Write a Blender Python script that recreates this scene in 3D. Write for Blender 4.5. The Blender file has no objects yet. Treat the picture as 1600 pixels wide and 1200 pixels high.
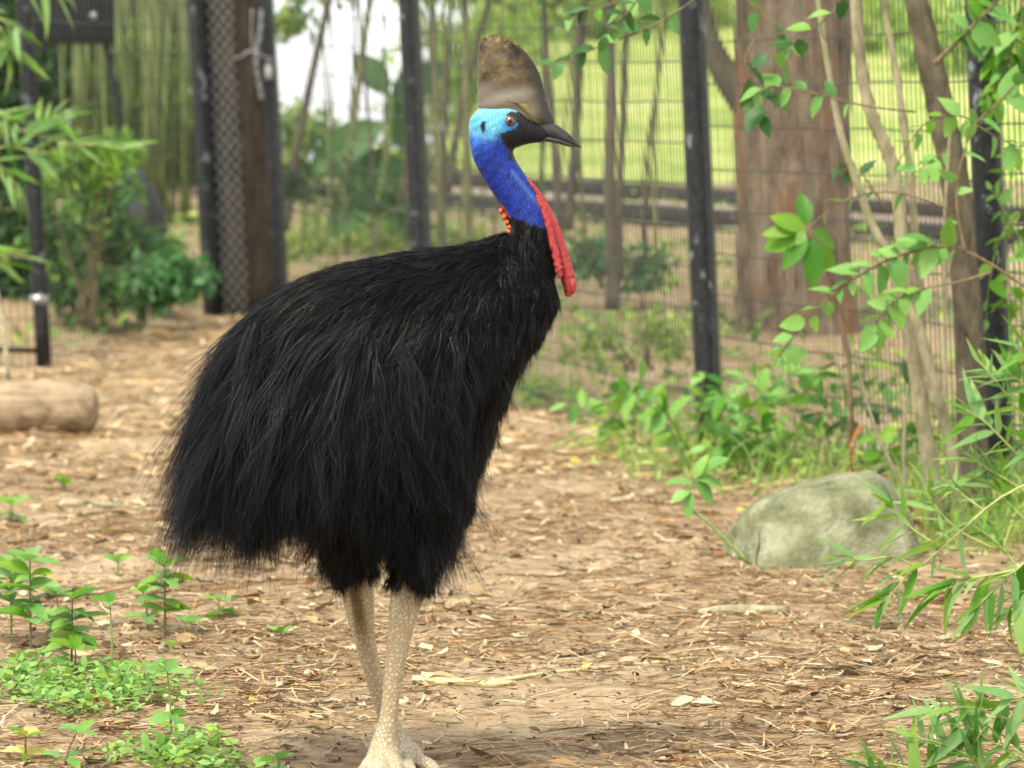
import bpy, math, random
import numpy as np
from mathutils import Vector, Matrix
from mathutils.bvhtree import BVHTree

random.seed(7)
rng = np.random.default_rng(7)
S = bpy.context.scene
COL = S.collection

# ------------------------------------------------------------------ camera, sky, sun, exposure
CAM_H = 1.36
FPX = 5600.0                       # focal length in photograph pixels (1600 wide)
PITCH = math.atan(333.0 / FPX)
cam_d = bpy.data.cameras.new('camera')
cam = bpy.data.objects.new('camera', cam_d)
COL.objects.link(cam)
cam.location = (0, 0, CAM_H)
cam.rotation_euler = (math.pi / 2 - PITCH, 0, 0)
cam_d.sensor_width = 36.0
cam_d.lens = FPX / 1600.0 * 36.0
cam_d.clip_start = 0.1
cam_d.clip_end = 2000
cam_d.dof.use_dof = True
cam_d.dof.focus_distance = 8.9
cam_d.dof.aperture_fstop = 4.7
S.camera = cam

W = bpy.data.worlds.new('World')
S.world = W
W.use_nodes = True
wn = W.node_tree
wn.nodes.clear()
sky = wn.nodes.new('ShaderNodeTexSky')
sky.sky_type = 'NISHITA'
sky.sun_disc = False
SUN_EL, SUN_AZ = math.radians(58), math.radians(215)   # azimuth clockwise from +Y
sky.sun_elevation = SUN_EL
sky.sun_rotation = SUN_AZ
sky.air_density = 1.0
sky.dust_density = 1.0
sky.ozone_density = 1.0
hs = wn.nodes.new('ShaderNodeHueSaturation')
hs.inputs['Saturation'].default_value = 0.06
bg = wn.nodes.new('ShaderNodeBackground')
bg.inputs['Strength'].default_value = 0.15
wo = wn.nodes.new('ShaderNodeOutputWorld')
wn.links.new(sky.outputs[0], hs.inputs['Color'])
wn.links.new(hs.outputs[0], bg.inputs['Color'])
wn.links.new(bg.outputs[0], wo.inputs['Surface'])

sun_d = bpy.data.lights.new('sun', 'SUN')
sun_d.energy = 2.0
sun_d.angle = math.radians(16)
sun_d.color = (1.0, 0.935, 0.76)
sun = bpy.data.objects.new('sun', sun_d)
COL.objects.link(sun)
sdir = Vector((math.sin(SUN_AZ) * math.cos(SUN_EL), math.cos(SUN_AZ) * math.cos(SUN_EL), math.sin(SUN_EL)))
sun.rotation_euler = sdir.to_track_quat('Z', 'Y').to_euler()
sun.location = sdir * 30

S.view_settings.view_transform = 'Standard'
S.view_settings.look = 'None'
S.view_settings.exposure = 1.42
S.view_settings.gamma = 1.0
S.render.engine = 'CYCLES'
S.cycles.max_bounces = 6
S.cycles.diffuse_bounces = 3
S.cycles.glossy_bounces = 2
S.cycles.transmission_bounces = 4
S.cycles.transparent_max_bounces = 8
S.cycles.caustics_reflective = False
S.cycles.caustics_refractive = False
S.cycles.use_denoising = True

# ------------------------------------------------------------------ helpers: pixels <-> world
SP, CP = math.sin(PITCH), math.cos(PITCH)

def ray(x, y):
    u = (x - 800.0) / FPX
    v = (600.0 - y) / FPX
    return np.array([u, CP + v * SP, -SP + v * CP])

def at(x, y, Y):
    """world point on the vertical plane at distance Y that the photograph shows at pixel x, y"""
    r = ray(x, y)
    return np.array([0, 0, CAM_H]) + r * (Y / r[1])

def project(P):
    P = np.asarray(P, float)
    d = P - np.array([0, 0, CAM_H])
    dep = d[:, 1] * CP - d[:, 2] * SP
    up = d[:, 1] * SP + d[:, 2] * CP
    return 800 + FPX * d[:, 0] / dep, 600 - FPX * up / dep

def ppm(Y):
    return FPX / Y

def sstep(a, b, x):
    t = np.clip((np.asarray(x, float) - a) / (b - a), 0, 1)
    return t * t * (3 - 2 * t)

# fence line on plan: (X, Y)
FENCE = [(-60, 21.5), (-5.0, 22.8), (-3.1, 23.5), (-2.19, 28.5), (-0.5, 21.0), (0.93, 16.8), (1.91, 14.1), (3.3, 10.3), (60, 10)]
FX = np.array([p[0] for p in FENCE]); FY = np.array([p[1] for p in FENCE])

def wob(X, Y):
    return (0.010 * np.sin(X * 5.1 + Y * 1.3) * np.sin(Y * 3.7 - X * 2.2) + 0.008 * np.sin(X * 11.7 + 1.1) * np.cos(Y * 9.1 + X * 3.0)
            + 0.005 * np.sin(X * 23.0 + Y * 17.0) * np.cos(Y * 21.0 - X * 9.0))

def zt(X, Y):
    X = np.asarray(X, float); Y = np.asarray(Y, float)
    fy = np.interp(X, FX, FY)
    d = Y - fy
    out = 0.05 * np.clip(np.minimum(Y, 42) - 18, 0, None) * sstep(0.3, 6, d)
    hill = sstep(-0.025, 0.0, X / np.maximum(Y, 1)) * 0.14 * np.clip(Y - 43, 0, 60)
    ins = 0.2 * sstep(20, 28, Y) * (1 - sstep(0.3, 6, d)) * sstep(0.0, -1.2, X)
    # a low bank along the fence on the shady side
    bank = 0.06 * sstep(-1.4, -0.2, d) * (1 - sstep(0.2, 2, d)) * sstep(-1.5, 0.5, X)
    return out + hill + ins + bank + wob(X, Y)

def ground(x, y, ymax=120):
    """where the ray through a pixel meets the ground"""
    r = ray(x, y); r = r / r[1]
    Yv = np.concatenate([np.arange(4, 30, .05), np.arange(30, ymax, .15)])
    q = np.array([0, 0, CAM_H])[None] + r[None] * Yv[:, None]
    hit = np.nonzero(q[:, 2] <= zt(q[:, 0], q[:, 1]))[0]
    a, b = (Yv[max(hit[0] - 1, 0)], Yv[hit[0]]) if len(hit) else (ymax, ymax)
    for _ in range(10):
        m = (a + b) / 2; p = np.array([0, 0, CAM_H]) + r * m
        if p[2] <= zt(p[0], p[1]): b = m
        else: a = m
    p = np.array([0, 0, CAM_H]) + r * b
    return np.array([p[0], p[1], float(zt(p[0], p[1]))])

# ------------------------------------------------------------------ helpers: objects
def tag(o, label=None, cat=None, group=None, kind=None):
    if label: o['label'] = label
    if cat: o['category'] = cat
    if group: o['group'] = group
    if kind: o['kind'] = kind
    return o

def empty(name, loc, label=None, cat=None, group=None):
    o = bpy.data.objects.new(name, None)
    o.location = [float(c) for c in loc]
    o.empty_display_size = 0.1
    COL.objects.link(o)
    return tag(o, label, cat, group)

def wloc(o):
    v = Vector((0, 0, 0))
    while o is not None:
        v = v + o.location
        o = o.parent
    return np.array(v)

def new_mesh(name, verts, faces, mats, smooth=True, colors=None, fmat=None):
    me = bpy.data.meshes.new(name)
    verts = np.asarray(verts, np.float32)
    if isinstance(faces, np.ndarray):
        n, k = faces.shape
        me.vertices.add(len(verts))
        me.vertices.foreach_set('co', verts.ravel())
        me.loops.add(n * k)
        me.loops.foreach_set('vertex_index', faces.astype(np.int32).ravel())
        me.polygons.add(n)
        me.polygons.foreach_set('loop_start', np.arange(0, n * k, k, dtype=np.int32))
        me.polygons.foreach_set('loop_total', np.full(n, k, np.int32))
        me.update(calc_edges=True)
        me.validate()
    else:
        me.from_pydata(verts.tolist(), [], faces)
        me.update()
    for m in (mats if isinstance(mats, (list, tuple)) else [mats]):
        if m: me.materials.append(m)
    me.polygons.foreach_set('use_smooth', np.full(len(me.polygons), smooth, bool))
    if fmat is not None:
        me.polygons.foreach_set('material_index', np.asarray(fmat, np.int32))
    if colors is not None:
        at_ = me.color_attributes.new('Col', 'FLOAT_COLOR', 'POINT')
        c = np.ones((len(verts), 4), np.float32); c[:, :3] = colors
        at_.data.foreach_set('color', c.ravel())
    return me

def link(name, me, parent=None, loc=(0, 0, 0)):
    o = bpy.data.objects.new(name, me)
    o.location = loc
    COL.objects.link(o)
    if parent is not None: o.parent = parent
    return o

def mesh_obj(name, verts, faces, mat, parent=None, **kw):
    """verts are world coordinates"""
    v = np.asarray(verts, float)
    if parent is not None:
        v = v - wloc(parent)
        return link(name, new_mesh(name, v, faces, mat, **kw), parent)
    c = np.array([v[:, 0].mean(), v[:, 1].mean(), v[:, 2].min()])
    return link(name, new_mesh(name, v - c, faces, mat, **kw), None, c)

class MB:
    def __init__(s): s.v = []; s.f = []; s.n = 0
    def add(s, v, f):
        v = np.asarray(v, float)
        s.v.append(v); s.f += [tuple(i + s.n for i in q) for q in f]; s.n += len(v)
        return s
    def build(s, name, mat, parent=None, **kw):
        return mesh_obj(name, np.concatenate(s.v), s.f, mat, parent, **kw)

def frames(P):
    P = np.asarray(P, float)
    T = np.gradient(P, axis=0)
    T /= np.linalg.norm(T, axis=1)[:, None] + 1e-9
    ref = np.array([0.0, 1.0, 0.0]) if abs(T[0][1]) < 0.9 else np.array([1.0, 0, 0])
    A, B = [], []
    for t in T:
        a = ref - t * ref.dot(t); a /= np.linalg.norm(a) + 1e-9
        A.append(a); B.append(np.cross(t, a)); ref = a
    return T, np.array(A), np.array(B)

def smooth_path(P, R, n):
    """Catmull-Rom through the points"""
    P = np.asarray(P, float); R = np.asarray(R, float)
    Q = np.concatenate([P, R[:, None]], 1)
    Q = np.vstack([2 * Q[0] - Q[1], Q, 2 * Q[-1] - Q[-2]])
    out = []
    m = len(P) - 1
    for t in np.linspace(0, m - 1e-6, n):
        i = int(t); u = t - i
        a, b, c, d = Q[i], Q[i + 1], Q[i + 2], Q[i + 3]
        out.append(0.5 * ((2 * b) + (c - a) * u + (2 * a - 5 * b + 4 * c - d) * u * u + (3 * b - a - 3 * c + d) * u ** 3))
    out = np.array(out)
    return out[:, :3], np.maximum(out[:, 3], 1e-4)

def tube(P, R, sides=8, squash=1.0, cap=True, noise=0.0):
    P = np.asarray(P, float); R = np.broadcast_to(np.asarray(R, float), (len(P),))
    T, A, B = frames(P)
    a = np.linspace(0, 2 * math.pi, sides, endpoint=False)
    V = []
    for i in range(len(P)):
        r = R[i] * (1 + noise * rng.normal(size=sides)) if noise else R[i]
        V.append(P[i] + (np.cos(a) * r)[:, None] * A[i] * squash + (np.sin(a) * r)[:, None] * B[i])
    V = np.concatenate(V)
    F = []
    for i in range(len(P) - 1):
        for j in range(sides):
            k = (j + 1) % sides
            F.append((i * sides + j, i * sides + k, (i + 1) * sides + k, (i + 1) * sides + j))
    if cap:
        F.append(tuple(range(sides))[::-1]); b = (len(P) - 1) * sides
        F.append(tuple(range(b, b + sides)))
    return V, F

def stube(P, R, n=14, **kw):
    p, r = smooth_path(P, R, n)
    return tube(p, r, **kw)

def box(c, s, rz=0.0, bev=0.0):
    import bmesh
    bm = bmesh.new()
    bmesh.ops.create_cube(bm, size=1.0)
    bmesh.ops.scale(bm, vec=s, verts=bm.verts)
    if bev:
        bmesh.ops.bevel(bm, geom=list(bm.edges), offset=bev, segments=2, affect='EDGES', profile=0.6)
    bmesh.ops.rotate(bm, cent=(0, 0, 0), matrix=Matrix.Rotation(rz, 3, 'Z'), verts=bm.verts)
    bmesh.ops.translate(bm, vec=Vector(c), verts=bm.verts)
    bm.verts.index_update()
    v = [list(x.co) for x in bm.verts]; f = [tuple(x.index for x in q.verts) for q in bm.faces]
    bm.free()
    return v, f

def blob(c, r, sub=3, noise=0.0, seed=0, freq=2.0):
    import bmesh
    from mathutils import noise as mn
    bm = bmesh.new()
    bmesh.ops.create_icosphere(bm, subdivisions=sub, radius=1.0)
    V = []
    for v in bm.verts:
        n = v.co.normalized()
        k = 1 + noise * mn.fractal(n * freq + Vector((seed * 7.3, seed, 0)), 1.0, 2.0, 4)
        V.append([c[0] + n.x * r[0] * k, c[1] + n.y * r[1] * k, c[2] + n.z * r[2] * k])
    bm.verts.index_update()
    f = [tuple(x.index for x in q.verts) for q in bm.faces]
    bm.free()
    return V, f

# ------------------------------------------------------------------ materials
class NT:
    def __init__(s, name):
        s.m = bpy.data.materials.new(name); s.m.use_nodes = True
        s.t = s.m.node_tree; s.t.nodes.clear()
        s.out = s.t.nodes.new('ShaderNodeOutputMaterial')
    def n(s, typ, **kw):
        nd = s.t.nodes.new(typ)
        for k, v in kw.items():
            if hasattr(nd, k) and k not in nd.inputs: setattr(nd, k, v)
            else: s.set(nd, k, v)
        return nd
    def set(s, nd, k, v):
        if isinstance(v, bpy.types.NodeSocket): s.t.links.new(v, nd.inputs[k])
        else: nd.inputs[k].default_value = v
    def coords(s, scale=(1, 1, 1), kind='Object'):
        tc = s.n('ShaderNodeTexCoord'); mp = s.n('ShaderNodeMapping')
        s.t.links.new(tc.outputs[kind], mp.inputs['Vector'])
        mp.inputs['Scale'].default_value = scale
        return mp.outputs[0]
    def noise(s, vec, scale, detail=4, rough=0.6):
        return s.n('ShaderNodeTexNoise', Vector=vec, Scale=scale, Detail=detail, Roughness=rough).outputs['Fac']
    def ramp(s, fac, stops):
        r = s.n('ShaderNodeValToRGB'); s.t.links.new(fac, r.inputs['Fac'])
        e = r.color_ramp.elements
        while len(e) < len(stops): e.new(0.5)
        for i, (p, c) in enumerate(stops):
            e[i].position = p; e[i].color = (*c, 1)
        return r.outputs['Color']
    def mix(s, a, b, fac, mode='MIX'):
        m = s.n('ShaderNodeMix'); m.data_type = 'RGBA'; m.blend_type = mode
        ins = [i for i in m.inputs if i.type == 'RGBA']
        for sock, v in ((m.inputs[0], fac), (ins[0], a), (ins[1], b)):
            if isinstance(v, bpy.types.NodeSocket): s.t.links.new(v, sock)
            else: sock.default_value = v if isinstance(v, (int, float)) else (*v, 1)
        return [o for o in m.outputs if o.type == 'RGBA'][0]
    def bump(s, h, strength=0.3, dist=0.01):
        return s.n('ShaderNodeBump', Height=h, Strength=strength, Distance=dist).outputs[0]
    def principled(s, color, rough=0.6, normal=None, spec=0.4, **kw):
        p = s.n('ShaderNodeBsdfPrincipled')
        s.set(p, 'Base Color', color if isinstance(color, bpy.types.NodeSocket) else (*color, 1))
        s.set(p, 'Roughness', rough); s.set(p, 'Specular IOR Level', spec)
        if normal is not None: s.set(p, 'Normal', normal)
        for k, v in kw.items(): s.set(p, k, v)
        return p.outputs[0]
    def done(s, sh):
        s.t.links.new(sh, s.out.inputs['Surface'])
        return s.m

def leafy(t, col, trans, rough):
    p = t.principled(col, rough, spec=0.25)
    tr = t.n('ShaderNodeBsdfTranslucent', Color=t.mix(col, (1.0, 1.0, 0.55), 0.55, 'MULTIPLY'))
    br = t.n('ShaderNodeBrightContrast'); 
    m = t.n('ShaderNodeMixShader'); m.inputs[0].default_value = trans
    t.t.links.new(p, m.inputs[1]); t.t.links.new(tr.outputs[0], m.inputs[2])
    return m.outputs[0]

def mat_leaf(name, cols, trans=0.35, rough=0.45):
    t = NT(name)
    oi = t.n('ShaderNodeObjectInfo')
    c = t.ramp(oi.outputs['Random'], [(i / max(1, len(cols) - 1), q) for i, q in enumerate(cols)])
    v = t.coords((1, 1, 1))
    n = t.noise(v, 6.0, 3)
    c = t.mix(c, (0.72, 0.8, 0.6), t.ramp(n, [(0.35, (0, 0, 0)), (0.75, (0.8, 0.8, 0.8))]), 'MULTIPLY')
    yl = t.noise(t.coords((1, 1, 1)), 2.2, 2)
    c = t.mix(c, (1.5, 1.12, 0.75), t.ramp(yl, [(0.5, (0, 0, 0)), (0.72, (0.7, 0.7, 0.7))]), 'MULTIPLY')
    sp = t.noise(v, 19.0, 2, 0.5)
    c = t.mix(c, (0.16, 0.11, 0.03), t.ramp(sp, [(0.70, (0, 0, 0)), (0.76, (0.7, 0.7, 0.7))]))
    return t.done(leafy(t, c, trans, rough))

def mat_attr(name, trans=0.0, rough=0.7, nscale=60.0, amt=0.5):
    t = NT(name)
    a = t.n('ShaderNodeAttribute', attribute_name='Col')
    v = t.coords()
    n = t.noise(v, nscale, 3)
    c = t.mix(a.outputs['Color'], (0.45, 0.42, 0.38), t.ramp(n, [(0.4, (0, 0, 0)), (0.75, (amt,) * 3)]), 'MULTIPLY')
    if trans: return t.done(leafy(t, c, trans, rough))
    return t.done(t.principled(c, rough, spec=0.25))

def mat_bark(name, c1, c2, sc=(18, 18, 3), bump=0.6, moss=None, rough=0.9, dist=0.02):
    t = NT(name)
    v = t.coords(sc)
    n = t.noise(v, 1.0, 6, 0.65)
    c = t.ramp(n, [(0.32, c1), (0.62, c2)])
    v2 = t.coords((1, 1, 1))
    n2 = t.noise(v2, 9.0, 4)
    c = t.mix(c, (0.55, 0.52, 0.48), t.ramp(n2, [(0.45, (0, 0, 0)), (0.7, (0.7, 0.7, 0.7))]), 'MULTIPLY')
    if moss:
        n3 = t.noise(v2, 4.0, 5)
        c = t.mix(c, moss, t.ramp(n3, [(0.5, (0, 0, 0)), (0.68, (0.8, 0.8, 0.8))]))
    return t.done(t.principled(c, rough, t.bump(n, bump, dist), spec=0.2))

def mat_pine():
    t = NT('reddish pine bark')
    v = t.coords((11, 11, 3.5)); n = t.noise(v, 1.0, 6, 0.75)
    n2 = t.noise(t.coords((3, 3, 1.8)), 1.3, 5, 0.65); n3 = t.noise(t.coords((6, 6, 2.0)), 1.0, 5, 0.65)
    c = t.ramp(n, [(0.33, (0.035, 0.024, 0.018)), (0.5, (0.17, 0.12, 0.078)), (0.68, (0.32, 0.24, 0.16))])
    c = t.mix(c, (0.30, 0.125, 0.05), t.ramp(n2, [(0.52, (0, 0, 0)), (0.66, (0.75, 0.75, 0.75))]))
    c = t.mix(c, (0.34, 0.28, 0.19), t.ramp(n3, [(0.5, (0, 0, 0)), (0.68, (0.7, 0.7, 0.7))]))
    return t.done(t.principled(c, 0.9, t.bump(n, 1.0, 0.06), spec=0.15))

def mat_plain(name, col, rough=0.6, var=0.3, nscale=15, bump=0.1, spec=0.4, **kw):
    t = NT(name)
    v = t.coords()
    n = t.noise(v, nscale, 5)
    d = tuple(c * (1 - var) for c in col); l = tuple(min(1, c * (1 + var)) for c in col)
    return t.done(t.principled(t.ramp(n, [(0.3, d), (0.7, l)]), rough, t.bump(n, bump, 0.01), spec, **kw))

# ------------------------------------------------------------------ the ground
def mat_soil():
    t = NT('soil')
    v = t.coords()
    n1 = t.noise(v, 1.1, 5, 0.6)
    n2 = t.noise(v, 9.0, 6, 0.7)
    n3 = t.noise(v, 70.0, 4, 0.7)
    c = t.ramp(n2, [(0.25, (0.09, 0.06, 0.032)), (0.48, (0.29, 0.21, 0.123)), (0.75, (0.46, 0.355, 0.228))])
    c = t.mix(c, (0.48, 0.38, 0.255), t.ramp(n1, [(0.45, (0, 0, 0)), (0.65, (0.55, 0.55, 0.55))]))
    c = t.mix(c, (0.5, 0.44, 0.38), t.ramp(n3, [(0.45, (0, 0, 0)), (0.7, (0.8, 0.8, 0.8))]), 'MULTIPLY')  # fine soil speckle, deepened to paint dark shade into the litter's gaps
    h = t.mix(n2, n3, 0.35)
    return t.done(t.principled(c, 0.95, t.bump(h, 0.7, 0.02), spec=0.1))

def mat_lawn():
    t = NT('lawn')
    v = t.coords()
    n = t.noise(v, 0.9, 5, 0.65); n2 = t.noise(v, 14.0, 4, 0.7)
    c = t.ramp(n, [(0.36, (0.24, 0.33, 0.07)), (0.5, (0.40, 0.46, 0.13)), (0.66, (0.50, 0.50, 0.20)), (0.8, (0.58, 0.50, 0.34))])  # grass made paler: the brightness of full sun is put into its colour
    c = t.mix(c, (0.5, 0.6, 0.4), t.ramp(n2, [(0.4, (0, 0, 0)), (0.7, (0.7, 0.7, 0.7))]), 'MULTIPLY')
    return t.done(t.principled(c, 0.9, t.bump(n2, 0.6, 0.05), spec=0.15))

M = {}
M['soil'] = mat_soil()
M['lawn'] = mat_lawn()
M['gravel'] = mat_plain('pale gravel', (0.36, 0.29, 0.225), 0.95, 0.25, 25, 0.5, 0.1)

def sheet(name, xs, ys, mat, dz, mask=None):
    X, Y = np.meshgrid(xs, ys)
    Z = zt(X, Y) + dz
    V = np.stack([X, Y, Z], -1).reshape(-1, 3)
    ny, nx = X.shape
    i = np.arange(ny - 1)[:, None] * nx + np.arange(nx - 1)[None, :]
    F = np.stack([i, i + 1, i + nx + 1, i + nx], -1).reshape(-1, 4)
    if mask is not None:
        cx = (X[:-1, :-1] + X[1:, 1:]) / 2; cy = (Y[:-1, :-1] + Y[1:, 1:]) / 2
        F = F[mask(cx, cy).ravel()]
    me = new_mesh(name, V, F, mat)
    o = link(name, me)
    return tag(o, kind='structure')

tt = np.linspace(-1, 1, 261)
gx = np.sign(tt) * (np.abs(tt) * 5 + np.abs(tt) ** 5 * 150)
gy = np.concatenate([np.linspace(-60, 4, 14), np.linspace(4.2, 32, 330), np.geomspace(32.2, 260, 80)])
tag(sheet('ground', gx, gy, M['soil'], 0.0), 'bare brown earth strewn with litter inside the enclosure', 'ground')
lx = np.sign(tt) * (np.abs(tt) * 8 + np.abs(tt) ** 4 * 130)
tag(sheet('lawn', lx, np.concatenate([np.linspace(41.5, 60, 60), np.geomspace(60.5, 250, 50)]), M['lawn'], 0.02,
          lambda x, y: y > 42.4 + 0.12 * x), 'bright green lawn rising beyond the path', 'lawn')

# gravel path with dark timber edging, beyond the fence
VP = []
for t_ in np.linspace(-.3, 1.35, 50):
    x_ = 540 + 820 * t_
    for y_ in (283 + 55 * t_, 300 + 57 * t_, 322 + 56 * t_):
        g_ = ground(x_, y_); g_[2] += 0.03
        VP.append(g_)
FP = [(i * 3 + k, i * 3 + k + 1, i * 3 + k + 4, i * 3 + k + 3) for i in range(49) for k in range(2)]
tag(link('path', new_mesh('path', VP, FP, M['gravel'])), 'pale gravel path between dark timber edgings', 'path', kind='structure')

# ------------------------------------------------------------------ the bird
FEET_Y = 8.0
def bp(x, y, dy=0.0):
    p = at(x, y, FEET_Y); p[1] += dy
    return p
PX = FEET_Y / FPX     # metres per photograph pixel at the bird

def loft(rings, n=24, cap=True):
    """rings: list of (n,3) arrays"""
    V = np.concatenate(rings); F = []
    m = len(rings)
    for i in range(m - 1):
        for j in range(n):
            k = (j + 1) % n
            F.append((i * n + j, i * n + k, (i + 1) * n + k, (i + 1) * n + j))
    if cap:
        F.append(tuple(range(n))[::-1]); F.append(tuple(range((m - 1) * n, m * n)))
    return V, F

def xring(x, yt, yb, hw, n=24, e=2.3, dy=0.0):
    """upright ring across the bird at pixel column x"""
    a = np.linspace(0, 2 * math.pi, n, endpoint=False)
    c, s = np.cos(a), np.sin(a)
    c = np.sign(c) * np.abs(c) ** (2 / e); s = np.sign(s) * np.abs(s) ** (2 / e)
    yc, h = (yt + yb) / 2, (yb - yt) / 2
    base = bp(x, yc)
    return np.stack([np.full(n, base[0]), base[1] + dy + c * hw * PX, base[2] + s * h * PX], 1)

def interp_rows(rows, n):
    rows = np.asarray(rows, float)
    t = np.linspace(0, len(rows) - 1, n)
    P, _ = smooth_path(rows[:, :3], np.ones(len(rows)), n)
    Q, _ = smooth_path(np.stack([rows[:, 3], rows[:, 3] * 0, rows[:, 3] * 0], 1), np.ones(len(rows)), n)
    return np.concatenate([P, Q[:, :1]], 1)

TORSO = [(340, 632, 678, 30), (358, 572, 720, 75), (384, 520, 755, 110), (425, 474, 780, 145), (480, 438, 792, 168), (540, 417, 800, 180), (600, 404, 802, 183),
         (660, 396, 796, 176), (715, 388, 765, 158), (757, 381, 690, 134), (795, 380, 592, 106), (828, 395, 535, 80), (852, 420, 498, 55), (861, 442, 478, 25)]
HEAD = [(733, 190, 222, 12), (741, 177, 240, 21), (755, 166, 248, 27), (775, 160, 246, 30), (795, 159, 236, 30), (812, 165, 229, 27), (826, 176, 225, 22), (842, 187, 223, 16), (856, 193, 222, 11)]
bm_ = MB()
bm_.add(*loft([xring(*r, e=2.2) for r in interp_rows(TORSO, 40)]))
bm_.add(*loft([xring(*r, e=2.3) for r in interp_rows(HEAD, 26)]))
def ptube(pts, rad, n=30, sides=20, sq=1.0):
    P = [bp(p[0], p[1], p[2] if len(p) > 2 else 0.0) for p in pts]
    return stube(P, [r * PX for r in rad], n, sides=sides, squash=sq)
# neck
bm_.add(*ptube([(735, 480), (785, 436), (819, 395), (829, 362), (818, 325), (797, 290), (777, 258), (768, 230), (770, 205), (782, 192)],
               [66, 66, 50, 36, 31, 29.5, 30, 33, 30, 22], 40, 22))
# thighs, shanks, feet
LEG_FAR = [(575, 690, .06), (556, 780, .07), (550, 868, .07), (556, 930, .08), (566, 1000, .09), (580, 1060, .095), (594, 1110, .10), (610, 1150, .105), (622, 1182, .11)]
LEG_NEAR = [(645, 690, -.06), (662, 775, -.07), (647, 866, -.07), (639, 915, -.07), (630, 962, -.07), (622, 1010, -.065), (614, 1070, -.06), (608, 1120, -.055), (603, 1155, -.05), (601, 1185, -.05)]
bm_.add(*ptube(LEG_FAR, [90, 62, 33, 27, 18.5, 14.5, 13.5, 17, 23], 36, 16))
bm_.add(*ptube(LEG_NEAR, [95, 74, 36, 28, 22, 17.5, 14.5, 15, 22, 31], 36, 16))
def toes(px, dy, r0, yaw):
    base = bp(px, 1180, dy)
    for a, L in ((-0.42, 0.15), (0.0, 0.20), (0.42, 0.14)):
        th = yaw + a
        d = np.array([math.sin(th), -math.cos(th), 0])
        g = base.copy()
        pts = [g + d * 0.0, g + d * 0.05, g + d * L * 0.6, g + d * L, g + d * (L + 0.045)]
        zz = [base[2], 0.040, 0.028, 0.022, 0.006]
        for p, z in zip(pts, zz): p[2] = z
        bm_.add(*stube(pts, [r0, 0.026, 0.019, 0.016, 0.003], 16, sides=12))
toes(601, -.05, 0.03, -0.05)
toes(622, .11, 0.028, 0.15)

tmp = bpy.data.objects.new('tmp', new_mesh('tmp', np.concatenate(bm_.v), bm_.f, None))
COL.objects.link(tmp)
md = tmp.modifiers.new('r', 'REMESH'); md.mode = 'VOXEL'; md.voxel_size = 0.0042
md = tmp.modifiers.new('s', 'SMOOTH'); md.factor = 0.5; md.iterations = 5
dg = bpy.context.evaluated_depsgraph_get()
body_me = bpy.data.meshes.new_from_object(tmp.evaluated_get(dg))
bpy.data.objects.remove(tmp)
nv = len(body_me.vertices)
BV = np.empty(nv * 3, np.float32); body_me.vertices.foreach_get('co', BV); BV = BV.reshape(-1, 3).astype(float)
BN = np.empty(nv * 3, np.float32); body_me.vertices.foreach_get('normal', BN); BN = BN.reshape(-1, 3).astype(float)

def in_poly(px, py, poly):
    r = np.zeros(len(px), bool)
    n = len(poly)
    for i in range(n):
        x1, y1 = poly[i]; x2, y2 = poly[(i + 1) % n]
        c = ((y1 > py) != (y2 > py)) & (px < (x2 - x1) * (py - y1) / (y2 - y1 + 1e-9) + x1)
        r ^= c
    return r

# project every vertex as if it lay in the bird's middle plane (same colours on both sides)
flat = BV.copy()
px, py = project(np.stack([flat[:, 0], np.full(nv, FEET_Y), flat[:, 2]], 1))
col = np.zeros((nv, 3)); col[:] = (0.002, 0.002, 0.0025)
nz_ = np.sin(px * 0.31 + py * 0.17) * np.sin(py * 0.23 - px * 0.11)
skin = (py < 337 + (px - 791) * 0.34 + 3 * nz_) & (py < 372) & (px > 700)
deep = np.array([0.010, 0.042, 0.36]); mid = np.array([0.02, 0.12, 0.72]); aqua = np.array([0.16, 0.60, 0.80]); pale = np.array([0.30, 0.74, 0.84])
f1 = sstep(232, 196, py + 0.55 * (px - 770) * (px > 770) - 0.15 * (px - 750) * (px < 750) + 3 * nz_)
f2 = sstep(190, 166, py + 2 * nz_)
fb = sstep(775, 735, px + 4 * nz_) * sstep(275, 225, py)
sk = deep[None] * (1 - fb[:, None]) + mid[None] * fb[:, None]
sk = sk * (1 - f1[:, None]) + aqua[None] * f1[:, None]
pat = 1 + 0.30 * np.sin(px * 0.19 + 2.0 * np.sin(py * 0.13)) * np.sin(py * 0.27 + px * 0.09) - 0.25 * np.clip(np.sin((px * .8 + py * .55) * 0.33 + 1.5 * np.sin(py * .07)), 0, 1) * (py > 225)  # darker patches and bands put the shade of neck folds into the skin
sk = sk * np.clip(pat, .35, 1.4)[:, None]
sk = sk * (1 - (f1 * f2 * 0.8)[:, None]) + pale[None] * (f1 * f2 * 0.8)[:, None]
# paler streak down the throat side
st = np.exp(-((py - (268 + (px - 800) * 1.25)) / 6.0) ** 2) * (px > 798) * (py > 262)
sk = sk * (1 - 0.5 * st[:, None]) + np.array([0.10, 0.28, 0.72])[None] * 0.5 * st[:, None]
dk = in_poly(px, py, [(788, 181), (797, 175), (812, 175), (826, 184), (845, 190), (870, 192), (870, 236), (822, 238), (812, 240), (806, 252), (794, 250), (796, 236), (787, 224), (781, 213), (784, 207), (797, 205), (808, 198), (806, 183)])
sk[dk] = (0.012, 0.012, 0.016)
ring = (np.hypot((px - 796), (py - 190)) < 13.5) & (py > 194) & (px < 806)
sk[ring] = (0.04, 0.30, 0.72)
ear = ((px - 755.5) / 4.6) ** 2 + ((py - 198) / 9.0) ** 2 < 1
sk[ear] = (0.004, 0.004, 0.008)
nape = in_poly(px, py, [(776, 316), (787, 322), (803, 350), (803, 368), (792, 366), (784, 338)])
sk[nape] = (0.62, 0.10, 0.02)
col[skin] = sk[skin]
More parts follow.
